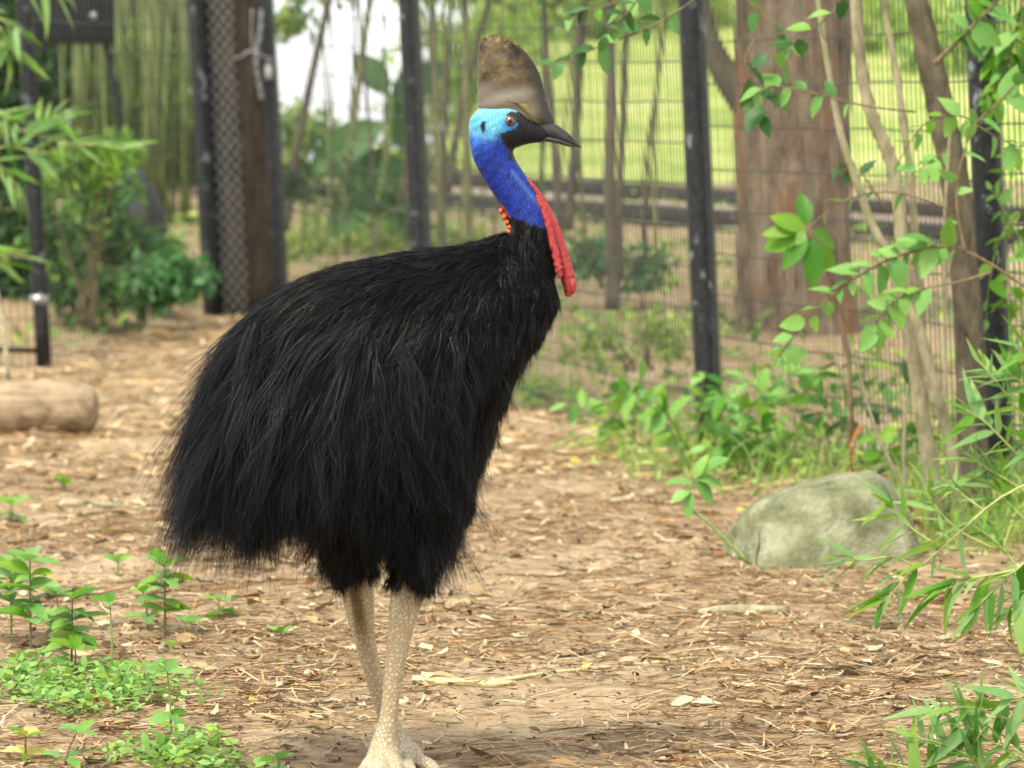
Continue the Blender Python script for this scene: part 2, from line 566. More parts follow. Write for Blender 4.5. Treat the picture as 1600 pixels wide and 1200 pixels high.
leg = py > 872
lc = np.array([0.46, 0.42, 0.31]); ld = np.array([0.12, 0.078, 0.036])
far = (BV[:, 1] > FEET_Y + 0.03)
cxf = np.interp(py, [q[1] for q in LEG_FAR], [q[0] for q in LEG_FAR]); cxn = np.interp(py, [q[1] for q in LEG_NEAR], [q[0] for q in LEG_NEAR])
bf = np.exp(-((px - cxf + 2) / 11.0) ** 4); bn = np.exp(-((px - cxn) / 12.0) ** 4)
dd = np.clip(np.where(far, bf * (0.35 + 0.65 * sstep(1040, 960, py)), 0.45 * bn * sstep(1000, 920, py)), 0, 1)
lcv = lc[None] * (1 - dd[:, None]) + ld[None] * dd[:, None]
lcv = lcv * (1 - 0.35 * sstep(1120, 1160, py))[:, None] + np.array([0.40, 0.39, 0.36])[None] * (0.35 * sstep(1120, 1160, py))[:, None]
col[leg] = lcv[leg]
ca = body_me.color_attributes.new('Col', 'FLOAT_COLOR', 'POINT')
col[skin] *= 0.62
cc = np.ones((nv, 4), np.float32); cc[:, :3] = col
ca.data.foreach_set('color', cc.ravel())
lm = body_me.attributes.new('Leg', 'FLOAT', 'POINT')
lm.data.foreach_set('value', leg.astype(np.float32))
body_me.polygons.foreach_set('use_smooth', np.ones(len(body_me.polygons), bool))

def mat_skin():
    t = NT('bird skin')
    a = t.n('ShaderNodeAttribute', attribute_name='Col')
    l = t.n('ShaderNodeAttribute', attribute_name='Leg')
    v = t.coords((1, 1, 0.8))
    vo = t.n('ShaderNodeTexVoronoi', feature='DISTANCE_TO_EDGE', Vector=v, Scale=112.0)
    edge = t.ramp(vo.outputs['Distance'], [(0.02, (0, 0, 0)), (0.3, (1, 1, 1))])
    n = t.noise(v, 150, 4, 0.6)
    w = t.n('ShaderNodeTexWave', Vector=t.coords((1, 1, 1)), Scale=48.0, Distortion=9.0, Detail=3.0)
    w.inputs['Detail Scale'].default_value = 2.0
    scales = t.mix((0.74, 0.60, 0.42), (1.1, 1.1, 1.08), edge)
    c_leg = t.mix(a.outputs['Color'], scales, 1.0, 'MULTIPLY')
    c_skin = t.mix(a.outputs['Color'], (0.45, 0.55, 0.75), t.ramp(w.outputs['Fac'], [(0.3, (0.55, 0.55, 0.55)), (0.75, (0, 0, 0))]), 'MULTIPLY')
    c = t.mix(c_skin, c_leg, l.outputs['Fac'])
    h = t.mix(w.outputs['Fac'], edge, l.outputs['Fac'])
    h = t.mix(h, n, 0.3)
    return t.done(t.principled(c, 0.5, t.bump(h, 0.5, 0.004), spec=0.25))
M['skin'] = mat_skin()
body_me.materials.clear(); body_me.materials.append(M['skin'])

foot = bp(602, 1206); foot[2] = 0.0
bird = empty('cassowary', foot, 'large black cassowary with blue neck, red wattles and tall brown casque standing on the path', 'bird')
body_me.transform(Matrix.Translation(Vector(-foot)))
body = link('body', body_me, bird)

# plumage: each feather is a spray of hair-like barbs that hangs over the body
def mat_feather():
    t = NT('black plumage')
    a = t.n('ShaderNodeAttribute', attribute_name='Col')
    return t.done(t.principled(a.outputs['Color'], 0.4, spec=0.125))
M['feather'] = mat_feather()
fa = np.empty(len(body_me.polygons) * 4, np.int64)
body_me.calc_loop_triangles()
nt = len(body_me.loop_triangles)
tri = np.empty(nt * 3, np.int32); body_me.loop_triangles.foreach_get('vertices', tri); tri = tri.reshape(-1, 3)
bvh = BVHTree.FromPolygons([tuple(v) for v in BV], [tuple(int(i) for i in q) for q in tri])
tc_ = BV[tri].mean(1)
tpx, tpy = project(np.stack([tc_[:, 0], np.full(nt, FEET_Y), tc_[:, 2]], 1))
ar = np.linalg.norm(np.cross(BV[tri[:, 1]] - BV[tri[:, 0]], BV[tri[:, 2]] - BV[tri[:, 0]]), axis=1)
ok = (tpy > 338 + (tpx - 791) * 0.34) & (tpy < 905) & ~((tpy < 372) & (tpx < 804) & (tpx > 776) & (tpy < 362))
wgt = ar * ok
neckz = (tpx > 770) & (tpy < 520)
wgt = wgt * np.where(neckz, 5.0, 1.0) * np.where((tpy < 470), 1.5, 1.0) * np.where(tpy > 780, 1.6, 1.0)
NG = 8600
gi = rng.choice(nt, NG, p=wgt / wgt.sum())
u = rng.random((NG, 2)); fl = u.sum(1) > 1; u[fl] = 1 - u[fl]
R0 = BV[tri[gi, 0]] + u[:, :1] * (BV[tri[gi, 1]] - BV[tri[gi, 0]]) + u[:, 1:] * (BV[tri[gi, 2]] - BV[tri[gi, 0]])
N0 = BN[tri[gi, 0]]
gx_, gy_ = tpx[gi], tpy[gi]
Lx = np.interp(gx_, [330, 400, 500, 600, 700, 770, 800, 830, 870], [.40, .40, .33, .26, .20, .13, .09, .065, .05])
Lx = np.where((gx_ > 775) & (gy_ < 470), 0.045 + 0.03 * rng.random(NG), Lx)
Lx = np.where(gy_ < 415, np.minimum(Lx, 0.13), Lx)
yb = np.interp(gx_, [330, 400, 470, 520, 600, 700, 720, 740, 765, 790], [868, 866, 862, 862, 866, 880, 862, 806, 730, 650])
thigh = ((np.abs(gx_ - 548) < 42) | (np.abs(gx_ - 664) < 46)) & (gy_ > 770)
yb = np.where(thigh, np.interp(gx_, [505, 530, 550, 590, 620, 650, 680, 698, 715], [925, 942, 925, 885, 885, 910, 945, 905, 875]), yb)
Lx = np.minimum(Lx, np.maximum((yb - gy_) * PX * np.where(gx_ < 430, rng.uniform(1.0, 1.2, NG), rng.uniform(0.86, 1.08, NG)), 0.035))
Lx *= np.where(gx_ < 430, rng.uniform(0.85, 1.08, NG), rng.uniform(0.75, 1.05, NG))
K = 7
nzv = N0[:, 2]
topw = sstep(0.15, 0.85, nzv)
fl_side = np.stack([np.interp(gx_, [330, 480, 600, 720, 800, 870], [-.24, -.15, -.08, -.16, -.22, -.25]), np.zeros(NG), -np.ones(NG)], 1)
flow = fl_side * (1 - topw)[:, None] + np.array([-1, 0, -.22])[None] * topw[:, None]
isn = (gx_ > 780) & (gy_ < 440)
stray = (rng.random(NG) < 0.16) & ~isn & (gy_ > 480) & (gx_ > 375)
flow[isn] = np.array([0.05, 0, -1])
cell = np.floor((gx_ + 0.35 * gy_) / 17) * 31 + np.floor((gy_ - .2 * gx_) / 46) * 17
clump = np.modf(np.abs(np.sin(cell * 12.9898) * 43758.5453))[0] * 2 - 1
lowf = 0.75 * clump + np.sin(gx_ * 0.045 + 1.3 * np.sin(gy_ * 0.021)) * np.cos(gy_ * 0.033 + gx_ * 0.013) + 0.7 * np.sin(gx_ * 0.11 - gy_ * 0.07)
flow[:, 0] += rng.normal(0, 0.16, NG) + np.where(stray, rng.normal(0, .5, NG), 0) + 0.30 * lowf * (1 - topw); flow[:, 1] += rng.normal(0, 0.16, NG)
flow -= N0 * (flow * N0).sum(1)[:, None]
flow /= np.linalg.norm(flow, axis=1)[:, None] + 1e-6
lift = np.where(isn, 0.06, np.where(stray, rng.uniform(0.2, 0.5, NG), rng.uniform(0.03, 0.22, NG)))
D = flow + N0 * lift[:, None]; D /= np.linalg.norm(D, axis=1)[:, None]
hang = np.stack([np.interp(gx_, [330, 480, 600, 720, 800], [-.15, -.11, -.05, -.16, -.2]) + rng.normal(0, .08, NG) + np.where(stray, rng.normal(0, .25, NG), 0) + 0.22 * lowf, rng.normal(0, .10, NG), -np.ones(NG)], 1)
hang /= np.linalg.norm(hang, axis=1)[:, None]
G = np.zeros((NG, K + 1, 3)); G[:, 0] = R0
offr = np.where(stray, rng.uniform(0.012, 0.034, NG), rng.uniform(0.002, 0.02, NG)) * np.where(isn, 0.25, 1.0) * np.where(gy_ < 430, 0.5, 1)
P = R0.copy()
for k in range(K):
    D = D * 0.78 + hang * 0.22 * np.where(isn, 0.3, 1.0)[:, None]
    D /= np.linalg.norm(D, axis=1)[:, None]
    P = P + D * (Lx / K)[:, None]
    for i in range(NG):
        loc, nr, ix, ds = bvh.find_nearest(P[i])
        if loc is None: continue
        h = (P[i][0] - loc[0]) * nr[0] + (P[i][1] - loc[1]) * nr[1] + (P[i][2] - loc[2]) * nr[2]
        o_ = offr[i] * (0.3 + 0.7 * (k + 1) / K)
        if h < o_ and ds < 0.15:
            P[i] = (loc[0] + nr[0] * o_, loc[1] + nr[1] * o_, loc[2] + nr[2] * o_)
    G[:, k + 1] = P

def ribbons(Pts, width, side, cols):
    """Pts (N,K+1,3), width (N,K+1), side (N,3) -> strips"""
    N, k1, _ = Pts.shape
    T = np.gradient(Pts, axis=1)
    Sd = np.cross(T, side[:, None, :]); Sd /= np.linalg.norm(Sd, axis=2)[..., None] + 1e-9
    A = Pts - Sd * width[..., None] / 2; B = Pts + Sd * width[..., None] / 2
    V = np.stack([A, B], 2).reshape(-1, 3)
    b = (np.arange(N) * k1 * 2)[:, None] + (np.arange(k1 - 1) * 2)[None]
    F = np.stack([b, b + 1, b + 3, b + 2], -1).reshape(-1, 4)
    C = np.repeat(cols, k1 * 2, axis=0)
    return V, F, C

NB = 24
idx = np.repeat(np.arange(NG), NB)
NS = len(idx)
ls = rng.uniform(0.62, 1.06, NS)
tt_ = np.linspace(0, 1, K)[None, :] * ls[:, None] * K
i0 = np.clip(tt_.astype(int), 0, K - 1); fr = tt_ - i0
SPs = G[idx[:, None], i0] * (1 - fr[..., None]) + G[idx[:, None], i0 + 1] * fr[..., None]
prog = np.linspace(0, 1, K)[None, :, None]
Lr = Lx[idx][:, None, None]
sp_dir = rng.normal(size=(NS, 1, 3)); sp_dir -= N0[idx][:, None, :] * (sp_dir * N0[idx][:, None, :]).sum(2, keepdims=True) * 0.6
lock = (stray | (rng.random(NG) < 0.5))[idx][:, None, None]
SPs = SPs + sp_dir * np.where(lock, 0.003 + 0.05 * Lr * np.sin(np.clip(prog, 0, 1) * 2.9), 0.004 + 0.06 * Lr * prog ** 0.8) * 0.8
wav = rng.normal(size=(NS, 1, 3)); ph = rng.uniform(0, 6.28, (NS, 1, 1))
gw = rng.normal(size=(NG, 1, 3))[idx]; gph = rng.uniform(0, 6.28, (NG, 1, 1))[idx]; gfr = rng.uniform(3, 8, (NG, 1, 1))[idx]
SPs = SPs + gw * np.sin(prog * gfr + gph) * prog * 0.030 * Lr * np.where(stray, 1.6, .8)[idx][:, None, None]
SPs = SPs + wav * np.sin(prog * rng.uniform(4, 9, (NS, 1, 1)) + ph) * 0.009 * Lr / 0.3 * prog
wid = (0.0013 * (1 - 0.72 * np.linspace(0, 1, K)))[None, :] * rng.uniform(0.6, 1.15, (NS, 1))
side = N0[idx] + rng.normal(0, 0.55, (NS, 3))
fb_ = rng.random(NG)
base = 0.0010 + 0.0035 * fb_ ** 3 + np.where(stray, 0.016 * rng.random(NG) ** 1.5, 0)  # stray locks paler: feather highlights are painted into the barb colour
fc = np.stack([base * .92, base * 1.0, base * 1.22], 1)[idx] * rng.uniform(0.7, 1.4, (NS, 1))
V, F, C = ribbons(SPs, wid, side, fc)
pl = mesh_obj('plumage', V, F, M['feather'], bird, colors=C)
tag(pl, kind='stuff')

# casque
def mat_casque():
    t = NT('horn casque')
    v = t.coords()
    n = t.noise(v, 22, 5, 0.65); n2 = t.noise(v, 60, 4, 0.7)
    c = t.ramp(n, [(0.36, (0.016, 0.010, 0.003)), (0.5, (0.050, 0.034, 0.013)), (0.64, (0.12, 0.085, 0.036))])
    sz = t.n('ShaderNodeSeparateXYZ'); t.t.links.new(v, sz.inputs[0])
    zb = t.n('ShaderNodeMath', operation='MULTIPLY_ADD'); t.t.links.new(n, zb.inputs[0]); zb.inputs[1].default_value = 0.03; t.t.links.new(sz.outputs['Z'], zb.inputs[2])
    zc = t.n('ShaderNodeMath', operation='SUBTRACT'); t.t.links.new(zb.outputs[0], zc.inputs[0]); zc.inputs[1].default_value = BAND0 - 0.5
    c = t.mix((0.125, 0.108, 0.08), c, t.ramp(zc.outputs[0], [(0.496, (0, 0, 0)), (0.52, (1, 1, 1))]))
    sx = t.n('ShaderNodeSeparateXYZ'); t.t.links.new(v, sx.inputs[0])
    kx = t.n('ShaderNodeMath', operation='MULTIPLY_ADD'); t.t.links.new(sx.outputs['Z'], kx.inputs[0]); kx.inputs[1].default_value = 0.20; t.t.links.new(sx.outputs['X'], kx.inputs[2])
    k2 = t.n('ShaderNodeMath', operation='MULTIPLY_ADD'); t.t.links.new(n, k2.inputs[0]); k2.inputs[1].default_value = 0.05; t.t.links.new(kx.outputs[0], k2.inputs[2])
    k3 = t.n('ShaderNodeMath', operation='SUBTRACT'); t.t.links.new(k2.outputs[0], k3.inputs[0]); k3.inputs[1].default_value = KEEL0 - 0.5
    c = t.mix(c, (0.013, 0.012, 0.012), t.ramp(k3.outputs[0], [(0.5, (0, 0, 0)), (0.53, (0.85, 0.85, 0.85))]))
    c = t.mix(c, (0.20, 0.145, 0.05), t.ramp(n2, [(0.66, (0, 0, 0)), (0.72, (0.8, 0.8, 0.8))]))
    return t.done(t.principled(c, t.ramp(n2, [(0.3, (0.25,) * 3), (0.7, (0.5,) * 3)]), t.bump(n2, 0.35, 0.004), spec=0.25))
_k = bp(832, 145) - foot
KEEL0 = float(_k[0] + 0.20 * _k[2]) + 0.025 - 0.012
BAND0 = float((bp(780, 140) - foot)[2]) + 0.015
assert BAND0 > 0
M['casque'] = mat_casque()
CQ = [(200, 812, 866, 10), (190, 790, 866, 16), (180, 762, 863, 21), (170, 749, 859, 24), (160, 747, 856, 24), (146, 746.5, 852.5, 22), (130, 746, 848, 20), (115, 746, 843, 18),
      (101, 746, 836, 15), (88, 747, 827, 12), (78, 748, 818, 9.5), (70, 749.5, 808, 7.5), (64, 751, 797, 6), (60, 754, 790, 4)]
rings = []
nr_ = 40
P4, _ = smooth_path(np.array([(a, b, c) for a, b, c, d in CQ]), np.ones(len(CQ)), 44)
P5, _ = smooth_path(np.array([(d, 0, 0) for a, b, c, d in CQ]), np.ones(len(CQ)), 44)
for (y_, xl, xr), (hw, _, _) in zip(P4, P5):
    a = np.linspace(0, 2 * math.pi, nr_, endpoint=False)
    c_ = np.cos(a); s_ = np.sin(a)
    xx = (xl + xr) / 2 + (xr - xl) / 2 * np.sign(c_) * np.abs(c_) ** 0.8
    # the keel at the front is a separate darker ridge: pinch the sides towards it
    pinch = 1 - 0.45 * sstep(0.35, 0.95, c_)
    topn = sstep(85, 60, y_)
    r_ = np.array([bp(x, y_) for x in xx])
    r_[:, 1] += s_ * hw * PX * pinch * (1 + 0.06 * np.sin(y_ * 0.2 + a * 3))
    r_[:, 2] += topn * PX * (3.5 * np.sin(xx * 0.42) + 2.5 * np.sin(xx * 0.9 + 1))
    rings.append(r_)
cm = MB(); cm.add(*loft(rings, nr_))
casque = cm.build('casque', M['casque'], bird)
tag(casque, label='tall brown horn casque with a ragged chipped crest')
M['horn_tip'] = mat_plain('pale worn horn', (0.11, 0.075, 0.03), 0.6, 0.6, 90, 0.4, 0.2)
for (x, y, r, h) in [(755, 66, 4.5, 8), (763, 61, 4.0, 7), (771, 67, 3, 5), (780, 63, 4.5, 6), (790, 64, 4, 5), (799, 67, 4, 4)]:
    b_ = bp(x, y)
    v_, f_ = blob(b_, (r * PX, 4.5 * PX, h * PX), 2, 0.35, x * 0.1)
    mesh_obj('crest_knob', v_, f_, M['horn_tip'], casque)
for s_ in (-1, 1):
    for (x, y, r, hwp) in [(776, 128, 5.5, 18.5), (757, 112, 3.2, 15), (790, 76, 4.2, 8), (766, 75, 3.5, 7.5), (781, 88, 2.5, 11.5)]:
        b_ = bp(x, y, s_ * (hwp) * PX * 0.97)
        v_, f_ = blob(b_, (r * PX, 0.9 * PX, r * 1.1 * PX), 2, 0.35, x)
        mesh_obj('scar', v_, f_, M['horn_tip'], casque)
# pale yellowish plate where the casque meets the brow
M['brow_horn'] = mat_plain('olive yellow horn', (0.15, 0.12, 0.045), 0.4, 0.35, 30, 0.2)
for s_ in (-1, 1):
    pts = [(790, 159), (803, 154), (816, 150), (822, 142), (824, 152), (829, 166), (836, 182), (842, 192), (834, 190), (825, 178), (812, 166), (800, 160)]
    n_ = len(pts)
    def hwid(x, y): return np.interp(x, [780, 800, 820, 835, 845], [25, 25.2, 23.2, 18, 14.5])
    Vf = [bp(x, y, s_ * (hwid(x, y) + 0.8) * PX * np.interp(y, [140, 165, 195], [.86, 1.02, 1.08])) for x, y in pts]
    Vb = [bp(x, y, s_ * (hwid(x, y) - 7) * PX) for x, y in pts]
    cF = np.mean(Vf, 0) + np.array([0, s_ * 1.2 * PX, 0]); cB = np.mean(Vb, 0)
    Vv = Vf + Vb + [cF, cB]
    Ff = []
    for i in range(n_):
        j = (i + 1) % n_
        Ff += [(i, j, 2 * n_), (n_ + j, n_ + i, 2 * n_ + 1), (i, n_ + i, n_ + j, j)]
    mesh_obj('brow_plate', Vv, Ff, M['brow_horn'], casque)

# beak
M['beak'] = mat_plain('dark grey horn', (0.026, 0.026, 0.024), 0.38, 0.45, 40, 0.3, 0.5)
M['gape'] = mat_plain('yellow green gape', (0.32, 0.36, 0.03), 0.5, 0.3, 60, 0.1)
UP = [(818, 180, 213, 20), (836, 187, 214, 15.5), (852, 190, 215, 12), (868, 194, 217.5, 9.6), (882, 203, 222, 7.4), (894, 213, 226.5, 5.3), (903, 222.5, 230, 3.2), (908, 229, 232, 1.3)]
LO = [(800, 213, 231, 15), (815, 212, 227, 14), (832, 211, 223.5, 12), (852, 211, 222, 10), (868, 214.5, 224, 8.2), (882, 219, 227.5, 6.3), (892, 223.5, 229.8, 4.2), (899, 227, 231, 1.8)]
beak = MB().add(*loft([xring(*r, n=20, e=2.1) for r in interp_rows(UP, 24)], 20)).build('upper_beak', M['beak'], bird)
lo = MB().add(*loft([xring(*r, n=20, e=2.1) for r in interp_rows(LO, 24)], 20)).build('lower_beak', M['beak'], bird)
for s_ in (-1, 1):
    v_, f_ = blob(bp(888, 213.5, s_ * 4.6 * PX), (8 * PX, 2.0 * PX, 2.2 * PX), 2)
    v_ = np.array(v_); c0 = v_.mean(0); v_[:, 2] -= (v_[:, 0] - c0[0]) * 0.75
    mesh_obj('nostril', v_, f_, mat_plain('nostril black', (0.006, 0.006, 0.006), 0.7) if s_ < 0 else bpy.data.materials['nostril black'], beak)
    v_, f_ = blob(bp(826, 217.5, s_ * 12.6 * PX), (9 * PX, 1.3 * PX, 1.8 * PX), 2)
    v_ = np.array(v_); c0 = v_.mean(0); v_[:, 2] += (v_[:, 0] - c0[0]) * 0.18
    mesh_obj('gape_patch', v_, f_, M['gape'], lo)

# eyes
t = NT('amber iris')
v = t.coords()
nn = t.noise(v, 300, 3)
M['iris'] = t.done(t.principled(t.ramp(nn, [(0.3, (0.045, 0.016, 0.005)), (0.7, (0.11, 0.042, 0.012))]), 0.15, spec=0.6, **{'Coat Weight': 1.0}))
M['pupil'] = mat_plain('pupil black', (0.003, 0.003, 0.003), 0.2, 0.0, 10, 0.0, 0.3)
M['lid'] = mat_plain('dark eyelid', (0.012, 0.02, 0.035), 0.5, 0.3, 90, 0.2)
for s_ in (-1, 1):
    c_ = bp(797, 190, s_ * 24.5 * PX)
    v_, f_ = blob(c_, (9.5 * PX,) * 3, 3)
    eye = mesh_obj('eye', v_, f_, M['iris'], bird)
    v_, f_ = blob(c_ + np.array([0, s_ * 5.9 * PX, 0]), (4.5 * PX, 4.2 * PX, 4.5 * PX), 3)
    mesh_obj('pupil', v_, f_, M['pupil'], eye)
    th = np.linspace(0, 2 * math.pi, 25)[:-1]
    rp = np.array([c_ + np.array([math.cos(q) * 9.6 * PX, s_ * 2.2 * PX, math.sin(q) * 9.6 * PX]) for q in th])
    rp = np.vstack([rp, rp[:1]])
    v_, f_ = tube(rp, 1.3 * PX, 6, cap=False)
    mesh_obj('eyelid', v_, f_, M['lid'], eye)

# wattles
def mat_wattle():
    t = NT('red wattle skin')
    v = t.coords()
    vo = t.n('ShaderNodeTexVoronoi', Vector=v, Scale=230.0)
    c = t.ramp(vo.outputs['Distance'], [(0.1, (0.46, 0.055, 0.05)), (0.6, (0.25, 0.018, 0.02))])
    return t.done(t.principled(c, 0.5, t.bump(vo.outputs['Distance'], -0.9, 0.005), spec=0.4))
M['wattle'] = mat_wattle()
for s_, pts, rad in ((-1, [(823, 280), (836, 297), (849, 318), (862, 345), (872, 375), (880, 405), (886, 430), (889, 448), (886, 463)], [3, 4.5, 6, 7.5, 9, 10.5, 11, 9, 5]),
                     (1, [(838, 305), (848, 325), (856, 348), (863, 376), (869, 402), (873, 422), (874, 434)], [2.5, 4, 5, 5.5, 6, 5.5, 3])):
    dy = [(-0.010 if s_ < 0 else -0.040) - 0.006 * i / len(pts) for i in range(len(pts))]
    v_, f_ = ptube([(p[0], p[1], d_) for p, d_ in zip(pts, dy)], rad, 60, 14, 0.75)
    v_ = np.array(v_) + rng.normal(0, 0.35 * PX, (len(v_), 3)); v_[:, 0] += 1.1 * PX * np.sin(v_[:, 2] * 260 + 3 * np.sin(v_[:, 2] * 60)) * (v_[:, 1] < v_[:, 1].mean())
    w_ = mesh_obj('wattle', v_, f_, M['wattle'], bird)
v_, f_ = blob(bp(895, 446, -0.018), (6 * PX, 7 * PX, 13 * PX), 3, 0.1, 3)
wl = mesh_obj('wattle_lobe', v_, f_, M['wattle'], bird)
M['caruncle'] = mat_plain('orange caruncle', (0.42, 0.075, 0.015), 0.5, 0.3, 90, 0.4)
for (x, y, r) in [(783, 330, 4), (788, 339, 4.5), (793, 348, 4.5), (797, 355, 5), (796, 363, 5)]:
    v_, f_ = blob(bp(x, y, -0.008), (r * PX, r * 2.2 * PX, r * 1.2 * PX), 2, 0.2, x)
    mesh_obj('caruncle', v_, f_, M['caruncle'], bird)

# ------------------------------------------------------------------ leaf shapes and plants
def leaf_mesh(name, mat, w, shape='ovate', fold=0.18, droop=0.15, n=6, wave=0.0):
    """unit leaf along +Y, normal +Z; w = width / length"""
    ts = np.linspace(0, 1, n + 1)
    if shape == 'ovate':
        pr = np.sin(np.pi * ts ** 0.72) ** 0.85
    elif shape == 'lance':
        pr = (np.sin(np.pi * ts ** 0.5)) ** 0.9
    else:
        pr = np.sin(np.pi * ts ** 0.9) ** 0.8
    pr[0] = 0.04; pr[-1] = 0.0
    V = []
    for t_, p_ in zip(ts, pr):
        z = -droop * t_ ** 2
        hw = p_ * w / 2
        V += [(-hw, t_, z + fold * hw * 2 + wave * math.sin(t_ * 9)), (0, t_, z), (hw, t_, z + fold * hw * 2 - wave * math.sin(t_ * 8 + 1))]
    F = []
    for i in range(n):
        b = i * 3
        F += [(b, b + 1, b + 4, b + 3), (b + 1, b + 2, b + 5, b + 4)]
    return new_mesh(name, V, F, mat)

G1 = [(0.12, 0.28, 0.065), (0.16, 0.35, 0.09), (0.22, 0.41, 0.12), (0.17, 0.34, 0.05)]
G2 = [(0.055, 0.20, 0.02), (0.13, 0.31, 0.03), (0.22, 0.38, 0.04), (0.10, 0.26, 0.03)]
G3 = [(0.028, 0.095, 0.025), (0.05, 0.145, 0.035), (0.08, 0.19, 0.05), (0.035, 0.11, 0.035)]
G4 = [(0.17, 0.34, 0.11), (0.22, 0.40, 0.15), (0.28, 0.46, 0.19), (0.26, 0.42, 0.09)]
M['leaf_fresh'] = mat_leaf('fresh green leaf', G1)
M['leaf_lime'] = mat_leaf('lime green leaf', G2, 0.45)
M['leaf_dark'] = mat_leaf('dark green leaf', G3, 0.3)
M['leaf_bamboo'] = mat_leaf('bamboo leaf', G4, 0.5)
M['leaf_dry'] = mat_leaf('dry tan leaf', [(0.22, 0.15, 0.07), (0.32, 0.23, 0.12), (0.40, 0.31, 0.17), (0.27, 0.17, 0.075)], 0.12, 0.85)
M['leaf_rust'] = mat_leaf('rust brown leaf', [(0.14, 0.05, 0.018), (0.24, 0.09, 0.028), (0.32, 0.14, 0.05)], 0.12, 0.8)
M['leaf_yellow'] = mat_leaf('yellow fallen leaf', [(0.55, 0.36, 0.05), (0.62, 0.50, 0.14), (0.52, 0.52, 0.18)], 0.2, 0.7)
LM = {}
for key in ('fresh', 'lime', 'dark', 'bamboo', 'dry', 'rust', 'yellow'):
    m_ = M['leaf_' + key]
    LM[key, 'ovate'] = [leaf_mesh('ovate_leaf', m_, w, 'ovate', f, d, 6, wv) for w, f, d, wv in ((.58, .16, .12, .01), (.66, .10, .22, .02), (.52, .22, .05, .015))]
    LM[key, 'ellipse'] = [leaf_mesh('oval_leaf', m_, w, 'ellipse', f, d, 6, wv) for w, f, d, wv in ((.50, .16, .10, .01), (.44, .12, .25, .0), (.56, .2, .16, .01))]
    LM[key, 'lance'] = [leaf_mesh('blade_leaf', m_, w, 'lance', f, d, 6) for w, f, d in ((.18, .18, .10), (.21, .12, .25), (.15, .25, .02))]

def put_leaf(parent, pos, d, nrm, size, key, shape, name='leaf', origin=None):
    d = Vector(d).normalized(); nrm = Vector(nrm)
    x = d.cross(nrm)
    if x.length < 1e-4: x = d.cross(Vector((1, 0.3, 0.2)))
    x.normalize(); z = x.cross(d)
    ml = LM[key, shape]
    o = bpy.data.objects.new(name, random.choice(ml))
    mw = Matrix((x, d, z)).transposed().to_4x4()
    q = size * random.uniform(0.9, 1.1)
    mw = mw @ Matrix.Diagonal((q * random.uniform(.85, 1.15), q, q, 1))
    org = Vector(origin if origin is not None else wloc(parent)) if parent is not None else Vector((0, 0, 0))
    mw.translation = Vector(pos) - org
    o.matrix_basis = mw
    COL.objects.link(o)
    if parent is not None: o.parent = parent
    return o

def path_at(P, t):
    P = np.asarray(P); n = len(P) - 1
    f = min(max(t, 0), 0.9999) * n; i = int(f)
    return P[i] + (P[i + 1] - P[i]) * (f - i), (P[i + 1] - P[i]) / (np.linalg.norm(P[i + 1] - P[i]) + 1e-9)

def leaves_along(parent, P, n, size, key, shape, t0=0.25, ang=(40, 75), hangz=-0.25, jit=0.35, up=(0, -0.5, 1), tipleaf=True, sz0=0.7, keys=None):
    org = wloc(parent)
    toward = np.array([0, -1.0, 0.15])
    for i in range(n):
        t_ = t0 + (1 - t0) * (i + 0.5 * random.random()) / max(1, n)
        p, d = path_at(P, t_)
        last = tipleaf and i == n - 1
        a = math.radians(random.uniform(*ang)) * (1 if i % 2 else -1)
        if last: a = 0
        sd = np.cross(d, toward); sd /= np.linalg.norm(sd) + 1e-9
        v = d * math.cos(a) + sd * math.sin(a) + rng.normal(0, jit, 3) * np.array([.5, 1, .5])
        v[2] += hangz
        s_ = size * (sz0 + (1 - sz0) * math.sin(math.pi * min(1, t_ * 0.9 + 0.1))) * random.uniform(0.55, 1.2)
        nr = np.array(up) + rng.normal(0, 0.45, 3)
        put_leaf(parent, p, v, nr, s_, random.choice(keys) if keys else key, shape, origin=org)

M['twig'] = mat_bark('thin brown twig', (0.10, 0.075, 0.04), (0.22, 0.17, 0.10), (60, 60, 20), 0.3)
M['greenstem'] = mat_plain('green stem', (0.16, 0.24, 0.06), 0.6, 0.3, 40, 0.1)
M['bamboo_stem'] = mat_plain('olive bamboo stem', (0.30, 0.33, 0.10), 0.5, 0.25, 30, 0.1)
M['pale_bark'] = mat_bark('pale smooth bark', (0.16, 0.14, 0.085), (0.35, 0.315, 0.20), (25, 25, 9), 0.25, (0.20, 0.22, 0.10))
M['grey_bark'] = mat_bark('grey brown bark', (0.045, 0.038, 0.026), (0.15, 0.125, 0.085), (22, 22, 8), 0.8, (0.10, 0.11, 0.05))
M['red_bark'] = mat_pine()
M['dark_stem'] = mat_bark('dark brown stem', (0.055, 0.045, 0.035), (0.15, 0.12, 0.09), (20, 20, 4), 0.5)

def pxpath(pts, Y, n=None):
    """pixels (x, y[, dY]) at distance Y"""
    return np.array([at(p[0], p[1], Y + (p[2] if len(p) > 2 else 0)) for p in pts])

def stem_obj(name, P, R, mat, parent, n=14, sides=8, **kw):
    v, f = stube(P, R, n, sides=sides, **kw)
    return mesh_obj(name, v, f, mat, parent)

